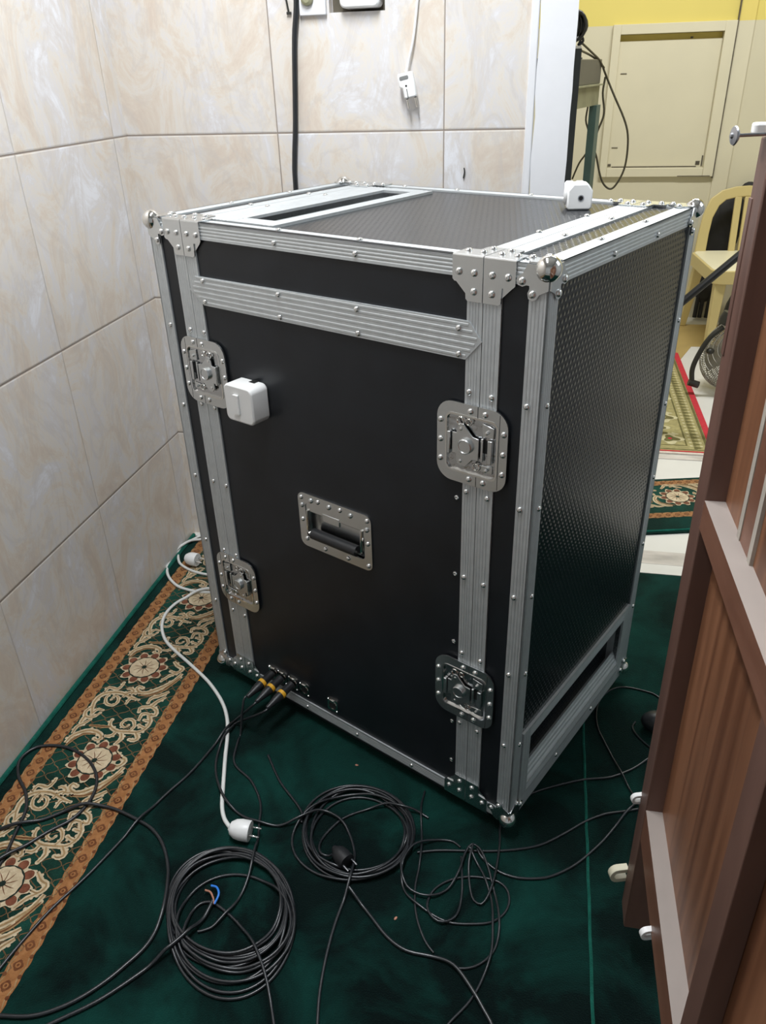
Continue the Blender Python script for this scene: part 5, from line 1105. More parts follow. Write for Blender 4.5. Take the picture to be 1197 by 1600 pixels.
'T2':(.0024,[(-.0538,-.0366,.0073),(-.0476,-.0513,.0066),(-.036,-.0622,.0042),(-.023,-.0716,.0027),(-.0088,-.079,.0027),(.0066,-.0831,.0027),(.0225,-.0847,.0027),(.0385,-.0835,.0027),(.0542,-.0807,.0027),(.0696,-.0764,.0027),(.0839,-.0692,.0027),(.0973,-.0605,.0027),(.1101,-.0508,.0027),(.1222,-.0403,.0027),(.1334,-.029,.0027),(.144,-.017,.0027),(.1543,-.0047,.0027),(.1643,.0078,.0027),(.174,.0205,.0027),(.183,.0338,.0027),(.1917,.0472,.0027),(.2002,.0608,.0027),(.2084,.0745,.0042),(.2174,.0877,.0066),(.2272,.1004,.0072),(.2371,.113,.0056),(.247,.1256,.0033)]),
'T3':(.0022,[(.0217,.0926,.0025),(.035,.1018,.0025),(.0483,.111,.0025),(.0622,.1194,.0025),(.0764,.1271,.0025),(.0908,.1345,.0025),(.1053,.1417,.0025),(.1199,.1486,.0025),(.1348,.1551,.0025),(.15,.1605,.0025),(.1657,.1646,.0025),(.1813,.1686,.0025),(.1964,.1744,.0025),(.2105,.1825,.0025),(.2238,.1917,.0025),(.2369,.2012,.0025),(.249,.2119,.0025),(.2604,.2234,.0025),(.2714,.2352,.0025),(.2824,.2471,.0025)]),
'T4':(.0019,[(.3132,.4246,.0022),(.3014,.4353,.0022),(.2862,.4402,.0022),(.2706,.4439,.0022),(.2547,.4466,.0022),(.2387,.4467,.0022),(.2234,.4423,.0022),(.21,.4335,.0022),(.1988,.4221,.0022),(.1896,.4089,.0022),(.1826,.3945,.0022),(.1775,.3793,.0022),(.1743,.3636,.0022),(.1727,.3476,.0022),(.1726,.3316,.0022),(.1738,.3156,.0022),(.1765,.2998,.0022),(.1812,.2844,.0022),(.1865,.2693,.0022),(.1917,.2541,.0022),(.197,.2389,.0022),(.2024,.2238,.0022),(.2079,.2087,.0036),(.2133,.1936,.0059),(.2187,.1785,.0059),(.2241,.1634,.0036),(.2294,.1483,.003),(.2347,.1331,.0061),(.24,.1179,.0083),(.2452,.1028,.0086)]),
'T5':(.0019,[(.2552,.3385,.0022),(.2477,.3239,.0022),(.2506,.308,.0022),(.2584,.2935,.0022),(.2682,.2802,.0022),(.2793,.2681,.0022)]),
'T7':(.002,[(-.1667,.0751,.0023),(-.1678,.0592,.0023),(-.1683,.0434,.0046),(-.1669,.0275,.0081),(-.1645,.0118,.0081),(-.1616,-.0038,.0046),(-.1587,-.0194,.0024),(-.156,-.0351,.0038),(-.1539,-.0508,.0062),(-.1526,-.0666,.0067),(-.152,-.0825,.0051),(-.1517,-.0984,.0027),(-.1523,-.1143,.0023),(-.1526,-.1302,.0023),(-.1509,-.1459,.0023),(-.1483,-.1616,.0023),(-.1446,-.1771,.0023),(-.1395,-.1921,.0023),(-.1328,-.2065,.0023),(-.125,-.2204,.0023),(-.1156,-.2331,.0023),(-.1041,-.244,.0023)]),
'T8':(.0021,[(-.0833,-.0404,.0024),(-.0962,-.0314,.0024),(-.1121,-.0299,.0024),(-.1277,-.0329,.0033),(-.1422,-.0396,.0076),(-.1557,-.0481,.0124),(-.167,-.0594,.0161),(-.1749,-.0733,.0165),(-.1795,-.0886,.0165),(-.1808,-.1045,.015),(-.1791,-.1204,.0076),(-.1743,-.1356,.0028),(-.1659,-.1492,.0037),(-.154,-.1598,.0058),(-.1403,-.168,.0058),(-.1259,-.175,.0037),(-.1112,-.1813,.0024),(-.096,-.1862,.0024),(-.0801,-.1883,.0024),(-.0642,-.187,.0024),(-.0484,-.1842,.0024),(-.0328,-.1809,.0024),(-.0177,-.1756,.0024),(-.0049,-.1661,.0024),(.0047,-.1534,.0024),(.01,-.1384,.0024),(.0098,-.1225,.0024),(.0036,-.1078,.0024),(-.0091,-.0987,.0024),(-.0248,-.0956,.0024),(-.0408,-.0951,.0024),(-.0567,-.0965,.0024),(-.0722,-.1004,.0024),(-.0871,-.1063,.0024),(-.1008,-.1146,.0024),(-.1128,-.1251,.0024),(-.122,-.1381,.0024),(-.1262,-.1535,.0036),(-.126,-.1694,.0057),(-.1178,-.1829,.0063),(-.1044,-.1913,.0063),(-.0892,-.1889,.0062),(-.0777,-.178,.0048),(-.0724,-.163,.0027),(-.071,-.1471,.0024),(-.0707,-.1311,.0027),(-.072,-.1151,.0048),(-.0742,-.0993,.006),(-.0763,-.0834,.0048),(-.0786,-.0676,.0027),(-.0797,-.0596,.0024)]),
'T9':(.0021,[(-.1761,-.0655,.0165),(-.1807,-.0809,.0165),(-.1833,-.0967,.0165),(-.1806,-.1125,.0165),(-.1749,-.1275,.0153),(-.1653,-.1401,.0099),(-.1508,-.1469,.0075),(-.135,-.1495,.0077),(-.1193,-.1466,.007),(-.1057,-.1381,.0044),(-.0945,-.1267,.0041),(-.0869,-.1126,.0072),(-.0814,-.0975,.0095),(-.0775,-.0819,.0098),(-.0755,-.0659,.009),(-.0715,-.0504,.0093),(-.0635,-.0368,.0112),(-.0496,-.042,.0118),(-.0406,-.0553,.0114),(-.0334,-.0697,.0099),(-.0273,-.0846,.0079),(-.0223,-.0998,.0062),(-.0174,-.1151,.0038),(-.0124,-.1304,.0029),(-.0085,-.146,.005),(-.0053,-.1618,.0065),(-.0032,-.1777,.006),(-.0032,-.1937,.0038),(-.0052,-.2097,.0024),(-.0101,-.225,.0024),(-.0189,-.2384,.0024),(-.0303,-.2496,.0024),(-.0442,-.2577,.0024),(-.0595,-.2616,.0024),(-.0674,-.2602,.0024)]),
'T10':(.0021,[(-.0656,-.0458,.014),(-.0576,-.0598,.0102),(-.0484,-.073,.0055),(-.0396,-.0864,.006),(-.0324,-.1008,.006),(-.026,-.1155,.0038),(-.0209,-.1307,.0024),(-.0175,-.1464,.0038),(-.0156,-.1624,.006),(-.0143,-.1784,.0065),(-.0131,-.1944,.0056),(-.0123,-.2105,.0056),(-.0127,-.2265,.0065),(-.0151,-.2424,.006),(-.019,-.258,.0038),(-.0239,-.2733,.0024),(-.0295,-.2884,.0024),(-.0363,-.3029,.0024),(-.0446,-.3167,.0024),(-.0543,-.3295,.0024),(-.0641,-.3422,.0024),(-.0728,-.3557,.0024),(-.0804,-.3699,.0024)]),
'T6':(.002,[(-.0146,.0251,.0023),(-.0151,.0099,.0023),(-.0139,-.0062,.0027),(-.0133,-.0223,.0051),(-.0135,-.0384,.0068),(-.0142,-.0546,.007),(-.0153,-.0707,.0076),(-.0167,-.0867,.0092),(-.0189,-.1027,.0102),(-.0222,-.1185,.0096),(-.027,-.1339,.0072),(-.0359,-.147,.0039),(-.049,-.1412,.0023),(-.0559,-.1267,.0027),(-.0598,-.1111,.0049),(-.0627,-.0952,.0067),(-.0644,-.0792,.0105),(-.0639,-.0631,.0162),(-.0618,-.0471,.0165),(-.0604,-.0391,.0165)]),
'F':(.0034,[(-.9081,-.3121,.0037),(-.9076,-.2961,.0037),(-.9069,-.2802,.0037),(-.9063,-.2642,.0037),(-.9059,-.2482,.0037),(-.906,-.2322,.0037),(-.9071,-.2163,.0037),(-.9095,-.2004,.0037),(-.9127,-.1848,.0037),(-.9165,-.1692,.0037),(-.92,-.1536,.0037),(-.9228,-.1379,.0037),(-.9257,-.1222,.0037),(-.9306,-.107,.0037),(-.9379,-.0928,.0037),(-.9468,-.0795,.0037),(-.9568,-.067,.0037),(-.9683,-.0559,.0037),(-.9808,-.046,.0037),(-.9928,-.0354,.0037),(-1.0031,-.0232,.0037),(-1.0121,-.01,.0037),(-1.0185,.0046,.0037),(-1.019,.0204,.0037),(-1.0138,.0355,.0037),(-1.0035,.0474,.0037),(-.9889,.0539,.0037),(-.9733,.0572,.0037),(-.9574,.0584,.0037),(-.9414,.0575,.0037),(-.9257,.0546,.0037),(-.9105,.0497,.0037),(-.8957,.0436,.0037),(-.8815,.0363,.0037),(-.868,.0278,.0037),(-.8555,.0178,.0037),(-.8442,.0065,.0037),(-.8342,-.0059,.0037),(-.8262,-.0198,.0037),(-.8209,-.0348,.0037),(-.8177,-.0505,.0037),(-.8169,-.0664,.0037),(-.8188,-.0823,.0037),(-.8229,-.0977,.0037),(-.8298,-.1121,.0037),(-.8399,-.1244,.0037),(-.8511,-.1359,.0037),(-.8613,-.1481,.0037),(-.8706,-.1612,.0037),(-.8795,-.1744,.0037),(-.8886,-.1876,.0059),(-.8981,-.2005,.0093),(-.9074,-.2134,.0102),(-.916,-.2269,.0093),(-.9242,-.2407,.0059),(-.9322,-.2545,.0037),(-.9404,-.2683,.0037)]),
'E':(.0034,[(-1.0058,-.1792,.0037),(-.9912,-.1726,.0037),(-.9766,-.1661,.0037),(-.9621,-.1594,.0037),(-.9476,-.1526,.006),(-.9331,-.1458,.0095),(-.9187,-.1389,.0103),(-.9043,-.1318,.008),(-.8902,-.1242,.0044),(-.8769,-.1154,.0037),(-.8646,-.1052,.0037),(-.8522,-.0951,.0044),(-.8388,-.0863,.008),(-.8248,-.0787,.0103),(-.8095,-.074,.0095),(-.7937,-.0718,.006),(-.7777,-.0714,.0037),(-.7618,-.0728,.0037),(-.7461,-.0759,.0037),(-.7306,-.08,.0037),(-.7153,-.0846,.0037),(-.7,-.0894,.0037),(-.6848,-.0944,.0037),(-.6701,-.1007,.0037),(-.6563,-.1088,.0037),(-.6434,-.1182,.0037),(-.6317,-.1291,.0037),(-.6211,-.1411,.0037),(-.6116,-.154,.0037),(-.6029,-.1674,.0037),(-.595,-.1813,.0055),(-.588,-.1957,.0095),(-.5819,-.2105,.012),(-.5765,-.2256,.0126),(-.5721,-.2409,.0126),(-.5688,-.2566,.0119),(-.5672,-.2725,.0083),(-.5671,-.2885,.0043),(-.5684,-.3044,.0037),(-.572,-.32,.0037),(-.5785,-.3346,.0037),(-.5866,-.3484,.0037),(-.5947,-.3622,.0037),(-.6033,-.3757,.0037),(-.6128,-.3886,.0037),(-.623,-.4009,.0037),(-.634,-.4126,.0037),(-.6458,-.4233,.0037),(-.6586,-.4329,.0037),(-.6721,-.4415,.0037),(-.6864,-.4487,.0037),(-.7016,-.4537,.0037),(-.7172,-.4568,.0037),(-.7331,-.4589,.0037),(-.749,-.4608,.0037),(-.765,-.4619,.0037),(-.7809,-.4626,.0037),(-.7969,-.4633,.0037)]),
'D':(.0032,[(-.4909,-.2236,.0087),(-.4925,-.2394,.008),(-.4951,-.2551,.0058),(-.5004,-.27,.0089),(-.507,-.2844,.0162),(-.5145,-.2985,.0165),(-.523,-.3119,.0165),(-.5327,-.3244,.0152),(-.5423,-.337,.0079),(-.5519,-.3497,.0036),(-.5615,-.3624,.0035),(-.5715,-.3747,.0035),(-.5817,-.3869,.0035),(-.5922,-.3988,.0035),(-.6031,-.4103,.0035),(-.6148,-.4211,.0035),(-.627,-.4312,.0035),(-.6396,-.4409,.0035),(-.6521,-.4506,.0035),(-.6645,-.4606,.0035),(-.6766,-.4709,.0035),(-.6886,-.4812,.0035),(-.7007,-.4916,.0035)]),
'B':(.0027,[(-.5747,.3002,.003),(-.5792,.2848,.003),(-.5838,.2695,.003),(-.5899,.2555,.003),(-.5945,.2401,.003),(-.599,.2248,.003),(-.6034,.2094,.003),(-.6078,.194,.0059),(-.6121,.1785,.0102),(-.6163,.1631,.0114),(-.6203,.1476,.0102),(-.6241,.132,.0059),(-.6278,.1164,.003),(-.6314,.1008,.003),(-.6351,.0852,.003),(-.6389,.0697,.003),(-.643,.0542,.003),(-.6478,.0389,.003),(-.6534,.0239,.003),(-.6598,.0092,.003),(-.6665,-.0053,.003),(-.6727,-.02,.003),(-.6784,-.035,.003),(-.6838,-.0501,.003),(-.6888,-.0653,.0053),(-.6937,-.0806,.0088),(-.6985,-.0958,.0096),(-.7031,-.1112,.0073),(-.7077,-.1265,.0037),(-.7123,-.1419,.003),(-.7168,-.1572,.003),(-.7215,-.1725,.003),(-.7262,-.1878,.003),(-.7311,-.2031,.003),(-.7364,-.2182,.003),(-.7422,-.2331,.003),(-.7485,-.2479,.003),(-.7548,-.2626,.003),(-.7607,-.2774,.003),(-.7658,-.2926,.003),(-.7702,-.308,.003),(-.7741,-.3236,.003),(-.7778,-.3392,.003),(-.7814,-.3548,.003),(-.7847,-.3704,.003),(-.7877,-.3862,.003),(-.7904,-.4019,.003),(-.7929,-.4178,.003),(-.7952,-.4336,.0053),(-.7975,-.4494,.0088),(-.7998,-.4653,.0098),(-.801,-.4732,.0099)]),
'A':(.0025,[(-.6,.2875,.0028),(-.5994,.2715,.0046),(-.5979,.2556,.0074),(-.5948,.24,.0082),(-.5914,.2244,.0074),(-.5889,.2086,.0046),(-.5871,.1927,.0028),(-.5857,.1768,.0028),(-.5842,.1609,.0028),(-.5826,.145,.0028),(-.5805,.1291,.0028),(-.578,.1133,.0028),(-.5753,.0976,.0028),(-.5698,.0827,.0028),(-.5599,.0702,.0028),(-.5471,.0607,.0028),(-.5335,.0523,.0028),(-.5205,.0431,.0028),(-.5092,.0318,.0028),(-.4989,.0195,.0028),(-.4896,.0066,.0028),(-.4813,-.0071,.0028),(-.475,-.0218,.0028),(-.4708,-.0372,.0028),(-.4673,-.0528,.0028),(-.4629,-.0681,.0028),(-.4585,-.0835,.003),(-.455,-.0991,.008),(-.4523,-.1148,.0155),(-.4498,-.1306,.0165),(-.4477,-.1465,.0163),(-.4464,-.1624,.0115),(-.4463,-.1784,.0076),(-.4475,-.1943,.0045),(-.4498,-.2101,.0035),(-.4537,-.2256,.006),(-.4606,-.24,.0077),(-.4678,-.2542,.006),(-.4763,-.2677,.0033),(-.4897,-.2761,.0028),(-.497,-.2793,.0028)]),
'C':(.0026,[(-.5493,.2661,.0029),(-.5586,.2531,.0029),(-.5679,.2401,.0029),(-.5765,.2267,.0052),(-.5846,.213,.0087),(-.5921,.1988,.0096),(-.5986,.1843,.01),(-.605,.1697,.011),(-.6103,.1546,.0113),(-.6132,.1389,.011),(-.6138,.123,.0082),(-.6128,.1071,.0039),(-.6105,.0913,.0029),(-.6068,.0758,.0029),(-.6016,.0607,.0029),(-.5951,.0462,.0029),(-.5873,.0322,.0039),(-.5787,.0187,.0082),(-.5696,.0057,.011),(-.5595,-.0067,.0114),(-.5483,-.018,.011),(-.5356,-.0277,.0082),(-.522,-.036,.0039),(-.5077,-.0431,.0029),(-.4928,-.0489,.0045),(-.4774,-.0529,.0072),(-.4616,-.0549,.0072),(-.4456,-.0555,.0045),(-.4297,-.0543,.0032),(-.4146,-.0494,.0066),(-.4005,-.0421,.0127),(-.3875,-.0327,.015),(-.375,-.0228,.0149),(-.3623,-.0133,.0126),(-.3469,-.0105,.0092),(-.3313,-.014,.0079),(-.3169,-.0208,.0074),(-.3045,-.0308,.0058),(-.2945,-.0432,.0033),(-.286,-.0567,.0029),(-.2786,-.0708,.0029),(-.2727,-.0856,.0034),(-.2688,-.1011,.0072),(-.2669,-.1169,.0132),(-.2664,-.1329,.0165),(-.2668,-.1488,.016),(-.2676,-.1647,.0104),(-.2693,-.1806,.0041),(-.2713,-.1965,.0029),(-.273,-.2123,.0029),(-.2741,-.2282,.0029),(-.2746,-.2442,.0029),(-.2747,-.2601,.0029),(-.2744,-.2761,.0029),(-.2737,-.292,.0029),(-.2726,-.308,.0029),(-.2712,-.3239,.0029),(-.2693,-.3397,.0029),(-.2666,-.3554,.0029),(-.2634,-.3711,.0029),(-.26,-.3867,.0029),(-.2565,-.4022,.0029),(-.2528,-.4178,.0029),(-.251,-.4255,.0029)]),
'G':(.0029,[(-.2638,-.163,.0155),(-.2513,-.173,.0112),(-.2387,-.183,.0048),(-.2263,-.1932,.0032),(-.2144,-.2039,.0032),(-.2027,-.2149,.0032),(-.1909,-.2257,.0032),(-.178,-.2352,.0032),(-.164,-.243,.0032),(-.1489,-.2485,.0032),(-.1331,-.2503,.0032),(-.117,-.2504,.0032),(-.101,-.2513,.0036),(-.0852,-.254,.0058),(-.0705,-.26,.0073),(-.058,-.27,.0075),(-.0472,-.2819,.0075),(-.0367,-.294,.0074),(-.0265,-.3064,.0068),(-.0166,-.319,.0046),(-.0067,-.3316,.0032),(.0008,-.3458,.0032),(.0071,-.3605,.0032)])}
def cable_mesh(mb, key, n=8, mi=0):
    r, pts = CAB[key]
    if len(pts) < 8 and False: return
    mb.tube(smooth_path(pts, 2), r, n, mi)
def loose(key, name, label, cat='cable', m='cable', extra=(), group=None):
    mb = MB(); cable_mesh(mb, key)
    for k in extra: cable_mesh(mb, k)
    o = mb.build(name, m, None, angle=80)
    return tag(o, label, cat, group)
# three plugged audio leads
cz_, sz_ = math.cos(math.radians(-26.5)), math.sin(math.radians(-26.5))
def to_world(p): return cm @ Vector(p)
def lead(key, sx, label):
    root = thing('audio_lead', label, 'cable', to_world((sx, -0.03, 0.0)) * 1.0)
    root.location.z = 0
    L = root.location.copy()
    a = to_world((sx, T_ - 0.0058, 0.0585)); d = (to_world((sx, -0.09, 0.046)) - a).normalized()
    e = a + d * 0.078
    r, pts = CAB[key]
    P = [e - d * 0.006, e + d * 0.012] + [Vector(p) for p in pts if (Vector(p) - e).xy.length > 0.035 and (Vector(p) - to_world((sx, 0.0, 0.03))).dot(d) > 0.10][0:]
    if key == 'A':
        pass
    MB().tube([p - L for p in smooth_path(P, 3)], r, 8).build('wire', 'cable', root, angle=80)
    b = MB().lathe([(0.0090, 0.0), (0.0092, 0.003), (0.0092, 0.024), (0.0098, 0.026), (0.0098, 0.046), (0.0088, 0.052), (0.0062, 0.066), (0.0050, 0.078)], a - L, d, 20)
    b.build('connector', 'rubber', root, angle=30)
    b = MB().lathe([(0.0100, 0.028), (0.0106, 0.0285), (0.0106, 0.0355), (0.0100, 0.036)], a - L, d, 24)
    b.build('colour_ring', 'yellowring', root, angle=30)
lead('A', -0.5995, 'black audio lead with a yellow ring in the leftmost socket, running over the coil')
lead('B', -0.5725, 'black audio lead with yellow ring in the second socket, running to the bottom left')
lead('C', -0.5400, 'black audio lead with a yellow ring in the third socket, curving through the middle coil')
loose('coil1', 'cable_coil', 'large coil of black cable on the green carpet at the bottom, below the white plug', 'cable')
# stripped cable
t = thing('stripped_cable', 'black cable whose stripped blue-wire end lies inside the large coil', 'cable', (-0.486, -0.231, 0))
L = t.location.copy()
r, pts = CAB['D']
MB().tube([Vector(p) - L for p in smooth_path(pts, 2)], r, 8).build('sheath', 'cable', t, angle=80)
z_ = pts[0][2]
MB().tube([p - L for p in smooth_path([(-0.4863, -0.2308, z_), (-0.4840, -0.2150, z_ + 0.004), (-0.4920, -0.2030, z_ + 0.004), (-0.5040, -0.2000, z_ + 0.002)], 5)], 0.0019, 8).build('blue_wire', 'blue', t)
MB().tube([p - L for p in smooth_path([(-0.4863, -0.2308, z_), (-0.4930, -0.2200, z_ + 0.002), (-0.5020, -0.2110, z_ + 0.001), (-0.5120, -0.2090, z_)], 5)], 0.0017, 8).build('brown_wire', 'copper', t)
loose('E', 'black_cable', 'black cable curving in a wide arc from the patterned border past the large coil')
loose('F', 'black_cable', 'black cable looping across the cream medallion at the far left edge')
loose('G', 'black_cable', 'black cable running from the middle coil diagonally to the bottom edge')
# coil with plug
t = thing('power_cord', 'middle coil of black power cord with a black plug lying inside it', 'cable', (-0.29, -0.05, 0))
L = t.location.copy()
mb = MB(); 
for k in ('coil2', 'coil2tail'):
    r, pts = CAB[k]
    mb.tube([Vector(p) - L for p in smooth_path(pts, 2)], r, 8)
mb.build('wire', 'cable', t, angle=80)
pa = Vector(CAB['coil2tail'][1][0]) - L; pa.z = 0.0162
pd = Vector((0.78, -0.62, 0.0)).normalized()
MB().lathe([(0.005, -0.006), (0.008, 0.0), (0.014, 0.008), (0.0155, 0.016), (0.0155, 0.034)], pa, pd, 18).build('plug', 'rubber', t, angle=30)
for s in (-1, 1):
    q = pa + Vector((-pd.y, pd.x, 0)) * 0.0095 * s
    MB().cyl(q + pd * 0.035, q + pd * 0.050, 0.0018, 8).build('pin', 'steel', t)
loose('T8', 'thin_cable', 'tangled thin black cable in loose loops below the near bottom corner of the case', 'cable', 'cable', ('T9', 'T10', 'T6'))
loose('T7', 'thin_cable', 'thin black cable running straight down between the middle coil and the loose tangle', 'cable')
loose('T1', 'black_cable', 'upper of two black cables crossing the carpet seam from the tangle to the door', 'cable')
loose('T2', 'black_cable', 'lower, sagging one of two black cables crossing the carpet seam to the door', 'cable')
loose('T3', 'black_cable', 'black cable coming out under the right side of the case towards the door', 'cable')
loose('T4', 'black_cable', 'thin black cable looping beside the right side of the case down to a white clip', 'cable')
# small dark device by the door
t = thing('foot_device', 'small black rounded device with a short lead on the carpet behind the door edge', 'device', (0.30, 0.325, 0))
MB().sphere((0, 0, 0.022), 0.030, 20, 0, (1.25, 0.9, 0.75)).build('body', 'rubber', t)
r, pts = CAB['T5']
MB().tube([Vector(p) - t.location for p in smooth_path(pts, 2)], r, 8).build('lead', 'cable', t)
# white power cord with plug
def schuko(parent, c, d, up, m='whiteplastic', s=1.0, pins=True):
    c = Vector(c); d = Vector(d).normalized()
    b = MB().lathe([(0.0055 * s, -0.022 * s), (0.012 * s, -0.019 * s), (0.0175 * s, -0.010 * s), (0.0195 * s, 0.0), (0.0195 * s, 0.017 * s), (0.0188 * s, 0.0185 * s)], c, d, 24)
    b.build('plug', m, parent, angle=30)
    side = d.cross(Vector(up)).normalized()
    for k in (-1, 1):
        q = c + side * 0.0095 * k * s
        MB().lathe([(0.0030 * s, 0.0183 * s), (0.0030 * s, 0.0188 * s)], q, d, 10).build('pin_collar', 'hole', parent)
        MB().lathe([(0.0022 * s, 0.018 * s), (0.0022 * s, 0.036 * s), (0.0012 * s, 0.038 * s)], q, d, 10).build('pin', 'chrome', parent)
    return parent
t = thing('power_cord', 'white power cord whose round plug lies on the carpet above the large coil', 'cable', (-0.50, -0.087, 0))
L = t.location.copy()
MB().tube([Vector(p) - L for p in smooth_path(CAB['white2'][1] + [[-0.512, -0.0870, 0.016]], 2)], 0.0042, 8).build('wire', 'cablewhite', t, angle=80)
schuko(t, Vector((-0.4900, -0.0875, 0.0200)) - L, (1, 0.02, -0.06), (0.25, 0, 1))
t = thing('white_cord', 'white cord curling out in a wide loop from behind the left side of the case', 'cable', (-0.95, 0.80, 0))
L = t.location.copy()
MB().tube([Vector(p) - L for p in smooth_path(CAB['white1'][1], 2)], 0.0042, 8).build('wire', 'cablewhite', t, angle=80)
schuko(t, Vector((-0.945, 0.905, 0.026)) - L, (-0.9, -0.2, 0.0), (0, 0, 1))
t = thing('white_cord', 'white cord with a grey-white plug lying on the patterned border beside the case', 'cable', (-0.97, 0.75, 0))
L = t.location.copy()
MB().tube([Vector(p) - L for p in smooth_path(CAB['white3'][1], 2)], 0.0040, 8).build('wire', 'cablewhite', t, angle=80)
schuko(t, Vector((-0.958, 0.772, 0.024)) - L, (0.95, -0.15, 0.0), (0, 0, 1))
# carpet crumbs
for i, (x, y, c) in enumerate(((-0.3153, 0.118, 'copper'), (-0.1756, -0.196, 'copper'))):
    mb = MB().sphere((0, 0, 0), 0.0028, 8, 0, (1.4, 0.8, 0.5))
    o = mb.build('crumb', c, None, loc=(x, y, 0.0014), rot=(0, 0, i * 1.1))
    tag(o, ('tiny orange crumb on the dark carpet between the middle coil and bottom edge', 'tiny orange crumb on the carpet in front of the case, above the middle coil')[1 - i], 'crumb')

# ------------------------------------------------------------------ white socket adapter on top of the case
tp = to_world((-0.172, 0.432, H))
t = thing('plug_adapter', 'white faceted plug adapter with a round hole standing on top of the case', 'plug adapter', (tp.x, tp.y, Z0 + H - T_ + 0.0006), math.radians(6))
oct_ = [(-0.0185, 0.0), (0.0185, 0.0), (0.0205, 0.004), (0.0205, 0.030), (0.0120, 0.041), (-0.0120, 0.041), (-0.0205, 0.030), (-0.0205, 0.004)]
MB().prism(oct_, (0, 0, 0.0), X_, Z_, Y_, -0.020, 0.014).build('body', 'whiteplastic', t, bevel=0.0025)
MB().lathe([(0.0052, 0.0), (0.0052, 0.0006), (0.0036, 0.0006), (0.0036, 0.0002)], (0.0015, -0.0199, 0.0185), (0, -1, 0), 18).build('hole_rim', 'steel', t)
MB().lathe([(0.0036, 0.0), (0.0036, 0.0004)], (0.0015, -0.0199, 0.0185), (0, -1, 0), 16).build('hole', 'hole', t)
MB().lathe([(0.019, 0), (0.019, 0.010), (0.016, 0.013)], (-0.011, 0.006, 0.024), (-1, 0.1, 0), 22).build('side_socket', 'whiteplastic', t, angle=30)
MB().box((-0.006, -0.012, 0.0385), (0.006, 0.004, 0.0435)).build('ridge', 'whiteplastic', t, bevel=0.0015)

# ------------------------------------------------------------------ back wall fittings
mb = MB().tube(smooth_path([(-0.575, 0.948, 1.62), (-0.574, 0.947, 1.45), (-0.5775, 0.947, 1.374), (-0.5865, 0.947, 1.314), (-0.5955, 0.948, 1.20), (-0.6005, 0.948, 1.137), (-0.608, 0.948, 1.07), (-0.6105, 0.947, 1.005), (-0.612, 0.947, 0.70), (-0.60, 0.946, 0.30), (-0.58, 0.94, 0.012)], 5), 0.0062, 10)
tag(mb.build('wall_cable', 'navycable' if 'navycable' in M else 'cable', None, angle=80), 'thick black cable hanging straight down the tiled back wall', 'cable')
t = thing('hanging_plug', 'white two-pin plug hanging by a thin white cord on the tiled back wall', 'plug', (-0.33, 0.935, 1.20))
L = t.location.copy()
MB().tube([p - L for p in smooth_path([(-0.300, 0.950, 1.62), (-0.305, 0.950, 1.45), (-0.313, 0.950, 1.373), (-0.322, 0.948, 1.305), (-0.333, 0.945, 1.262), (-0.337, 0.938, 1.243)], 5)], 0.0028, 8).build('cord', 'whiteplastic', t, angle=80)
d = Vector((0.20, -0.06, -1)).normalized()
c = Vector((-0.3345, 0.934, 1.232)) - L
mb = MB()
side = Vector((1, 0, 0.20)).normalized(); nn = side.cross(d).normalized()
if nn.y > 0: nn = -nn
mb.prism([(-0.019, -0.010), (0.014, -0.010), (0.016, 0.006), (0.016, 0.040), (-0.012, 0.040), (-0.012, 0.020), (-0.019, 0.016)], c, side, d, nn, -0.010, 0.010)
mb.build('plug', 'whiteplastic', t, bevel=0.003)
MB().prism(rrect(0.020, 0.008, 0.003, 4), c + side * -0.005 + d * 0.0, side, d, nn, 0.0098, 0.0104).build('grip_mark', 'plate', t)
MB().cyl(c + side * -0.003 + d * 0.016 + nn * 0.0098, c + side * -0.003 + d * 0.016 + nn * 0.0106, 0.0022, 10).build('screw', 'hole', t)
MB().prism([(-0.0007, 0.022), (0.0007, 0.022), (0.0007, 0.040), (-0.0007, 0.040)], c + side * -0.003, side, d, nn, 0.0098, 0.0104).build('seam', 'hole', t)
for k in (-0.007, 0.011):
    MB().cyl(c + side * k + d * 0.039, c + side * k + d * 0.0415, 0.0028, 10).build('pin_collar', 'hole', t)
    MB().cyl(c + side * k + d * 0.040, c + side * k + d * 0.060, 0.0021, 8).build('pin', 'chrome', t)
o = MB().prism(rrect(0.086, 0.086, 0.012, 6), (-0.436, YB + 0.0285, 1.4075), X_, Z_, -Y_, 0.0, 0.048).build('wall_socket', 'whiteplastic', None, bevel=0.004)
tag(o, 'white wall socket box set in the broken hole at the top of the tiled wall', 'wall socket')
# peeled square with grey knob and old rusty clamp beside it
t = thing('wall_box', 'white cover with a grey knob beside the black wall cable at the top edge', 'wall box', (-0.53, YB, 1.40))
MB().box((-0.042, -0.010, -0.045), (0.018, -0.0004, 0.06)).build('cover', 'plaster', t, bevel=0.002)
MB().lathe([(0.014, 0), (0.013, 0.008), (0.008, 0.011)], (-0.022, -0.010, -0.014), (0, -1, 0), 18).build('knob', 'apron', t, angle=30)
o = MB().tube([(-0.604, YB - 0.004, 1.46), (-0.603, YB - 0.005, 1.40), (-0.597, YB - 0.005, 1.362)], 0.0022, 6).box((-0.602, YB - 0.006, 1.359), (-0.592, YB - 0.001, 1.364)).build('wire_stub', 'fandark', None)
tag(o, 'cut dark wire stub poking down left of the black wall cable', 'wire')

o = MB().tube(smooth_path([(-0.2075, YB - 0.003, 1.048), (-0.2060, YB - 0.004, 1.040), (-0.2085, YB - 0.003, 1.026)], 3), 0.0016, 6).build('wire_stub', 'fandark', None)
tag(o, 'tiny dark wire stub in the white tile just above the case top', 'wire')

